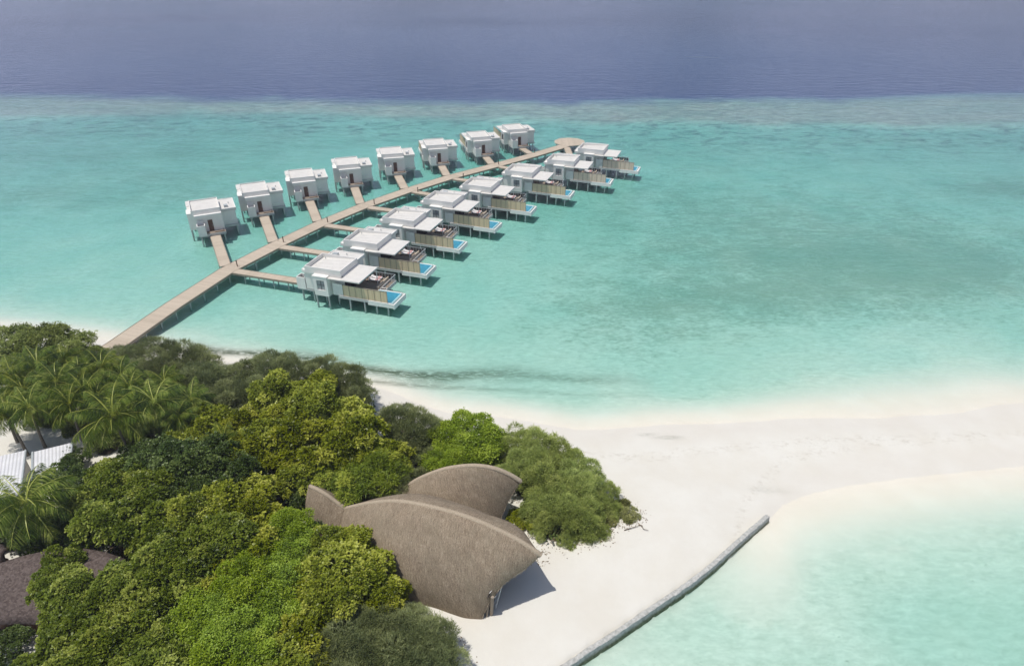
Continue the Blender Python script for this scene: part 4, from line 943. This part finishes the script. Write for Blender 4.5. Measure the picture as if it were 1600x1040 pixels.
shingle_house([(-80, 905, .2), (-20, 886, .1), (30, 869, 0), (80, 858, 0), (125, 855, 0), (165, 862, .2), (195, 872, .5)], [(-90, 990), (-30, 978), (30, 974), (75, 976), (130, 985), (170, 975), (205, 950)], 5.2, 2.8, 'house with a dark brown domed shingle roof at the left edge of the wood')
shingle_house([(-60, 838, .1), (-20, 842, 0), (5, 850, 0), (12, 858, .1)], [(-60, 890), (-25, 892), (0, 888), (10, 878)], 4.4, 3.2, 'small corner of a second brown shingle roof at the left edge')
# bits on the sand
def stick(px0, py0, px1, py1, label):
    a = at(px0, py0, 0); b2 = at(px1, py1, 0); z0 = gh(a[0], a[1]) + .06
    m_ = [((a[0] * (1 - t) + b2[0] * t) + .12 * math.sin(7 * t), (a[1] * (1 - t) + b2[1] * t) + .10 * math.sin(5 * t + 1), z0 + .05 * math.sin(3 * t)) for t in np.linspace(0, 1, 9)]
    o = MB().tube(m_, list(np.linspace(.055, .02, 9)), 6).build('driftwood_branch', BARK); tag(o, label, 'branch', 'branches lying on the sand')
stick(974, 842, 996, 833, 'bleached driftwood branch on the sand beside the sparse shrubs')
stick(996, 833, 1010, 840, 'thin bent twig on the sand right of the sparse shrubs')

k = N('sea_haze')
k.link(k.n('ShaderNodeVolumePrincipled', Color=(.86, .86, 1, 1), Density=.00046, Anisotropy=.35).outputs[0], k.out.inputs['Volume'])
hz = MB().box(-7100, 7100, -7100, 7100, -16, 62).build('haze', k.m); tag(hz, 'thin pale sea haze', 'haze', kind='stuff')

# ================================================================== CAMERA, LIGHT, SKY
cam = bpy.data.cameras.new('camera'); co = bpy.data.objects.new('camera', cam); COL.objects.link(co)
co.location = (0, 0, HC); co.rotation_euler = (R_(90) - PITCH, 0, 0); cam.sensor_width = 36; cam.lens = 36 * FPX / 1600; cam.clip_start = .5; cam.clip_end = 20000
sc.camera = co
SAZ, SEL = R_(201), R_(74)
sd = (math.cos(SEL) * math.cos(SAZ), math.cos(SEL) * math.sin(SAZ), math.sin(SEL))
sun = bpy.data.lights.new('sun', 'SUN'); sun.energy = 3.45; sun.angle = R_(.6); sun.color = (1, .965, .91)
so = bpy.data.objects.new('sun', sun); COL.objects.link(so)
import mathutils
so.rotation_euler = mathutils.Vector(sd).to_track_quat('Z', 'Y').to_euler(); so.location = (-40, -10, 90)
wd = bpy.data.worlds.new('World'); sc.world = wd; wd.use_nodes = True; nt = wd.node_tree
sky = nt.nodes.new('ShaderNodeTexSky'); sky.sky_type = 'NISHITA'; sky.sun_disc = False; sky.sun_elevation = SEL; sky.sun_rotation = math.atan2(sd[0], sd[1]); sky.air_density = 1.; sky.dust_density = 1.5; sky.ozone_density = 1.5
bg = nt.nodes['Background']; bg.inputs['Strength'].default_value = .095; tc = nt.nodes.new('ShaderNodeTexCoord'); sx = nt.nodes.new('ShaderNodeSeparateXYZ'); nt.links.new(tc.outputs['Generated'], sx.inputs[0])
mp = nt.nodes.new('ShaderNodeMapping'); mp.inputs['Scale'].default_value = (1, 1, 4.5); nt.links.new(tc.outputs['Generated'], mp.inputs[0])
nz = nt.nodes.new('ShaderNodeTexNoise'); nz.inputs['Scale'].default_value = 3.2; nz.inputs['Detail'].default_value = 7; nt.links.new(mp.outputs[0], nz.inputs['Vector'])
r1 = nt.nodes.new('ShaderNodeMapRange'); r1.inputs[1].default_value = .42; r1.inputs[2].default_value = .56; nt.links.new(nz.outputs[0], r1.inputs[0])
r2 = nt.nodes.new('ShaderNodeMapRange'); r2.inputs[1].default_value = .24; r2.inputs[2].default_value = .10; nt.links.new(sx.outputs[2], r2.inputs[0])
mm = nt.nodes.new('ShaderNodeMath'); mm.operation = 'MULTIPLY'; nt.links.new(r1.outputs[0], mm.inputs[0]); nt.links.new(r2.outputs[0], mm.inputs[1])
mc = nt.nodes.new('ShaderNodeMix'); mc.data_type = 'RGBA'; nt.links.new(mm.outputs[0], mc.inputs[0]); nt.links.new(sky.outputs[0], mc.inputs[6]); mc.inputs[7].default_value = (14., 13.8, 16.5, 1)
nt.links.new(mc.outputs[2], bg.inputs['Color'])
sc.view_settings.view_transform = 'Standard'; sc.view_settings.look = 'None'; sc.view_settings.exposure = 0; sc.view_settings.gamma = 1
sc.render.engine = 'CYCLES'; sc.cycles.use_denoising = True; sc.cycles.transparent_max_bounces = 16; sc.cycles.max_bounces = 7; sc.cycles.volume_bounces = 0
sc.cycles.use_adaptive_sampling = True; sc.cycles.adaptive_threshold = .015
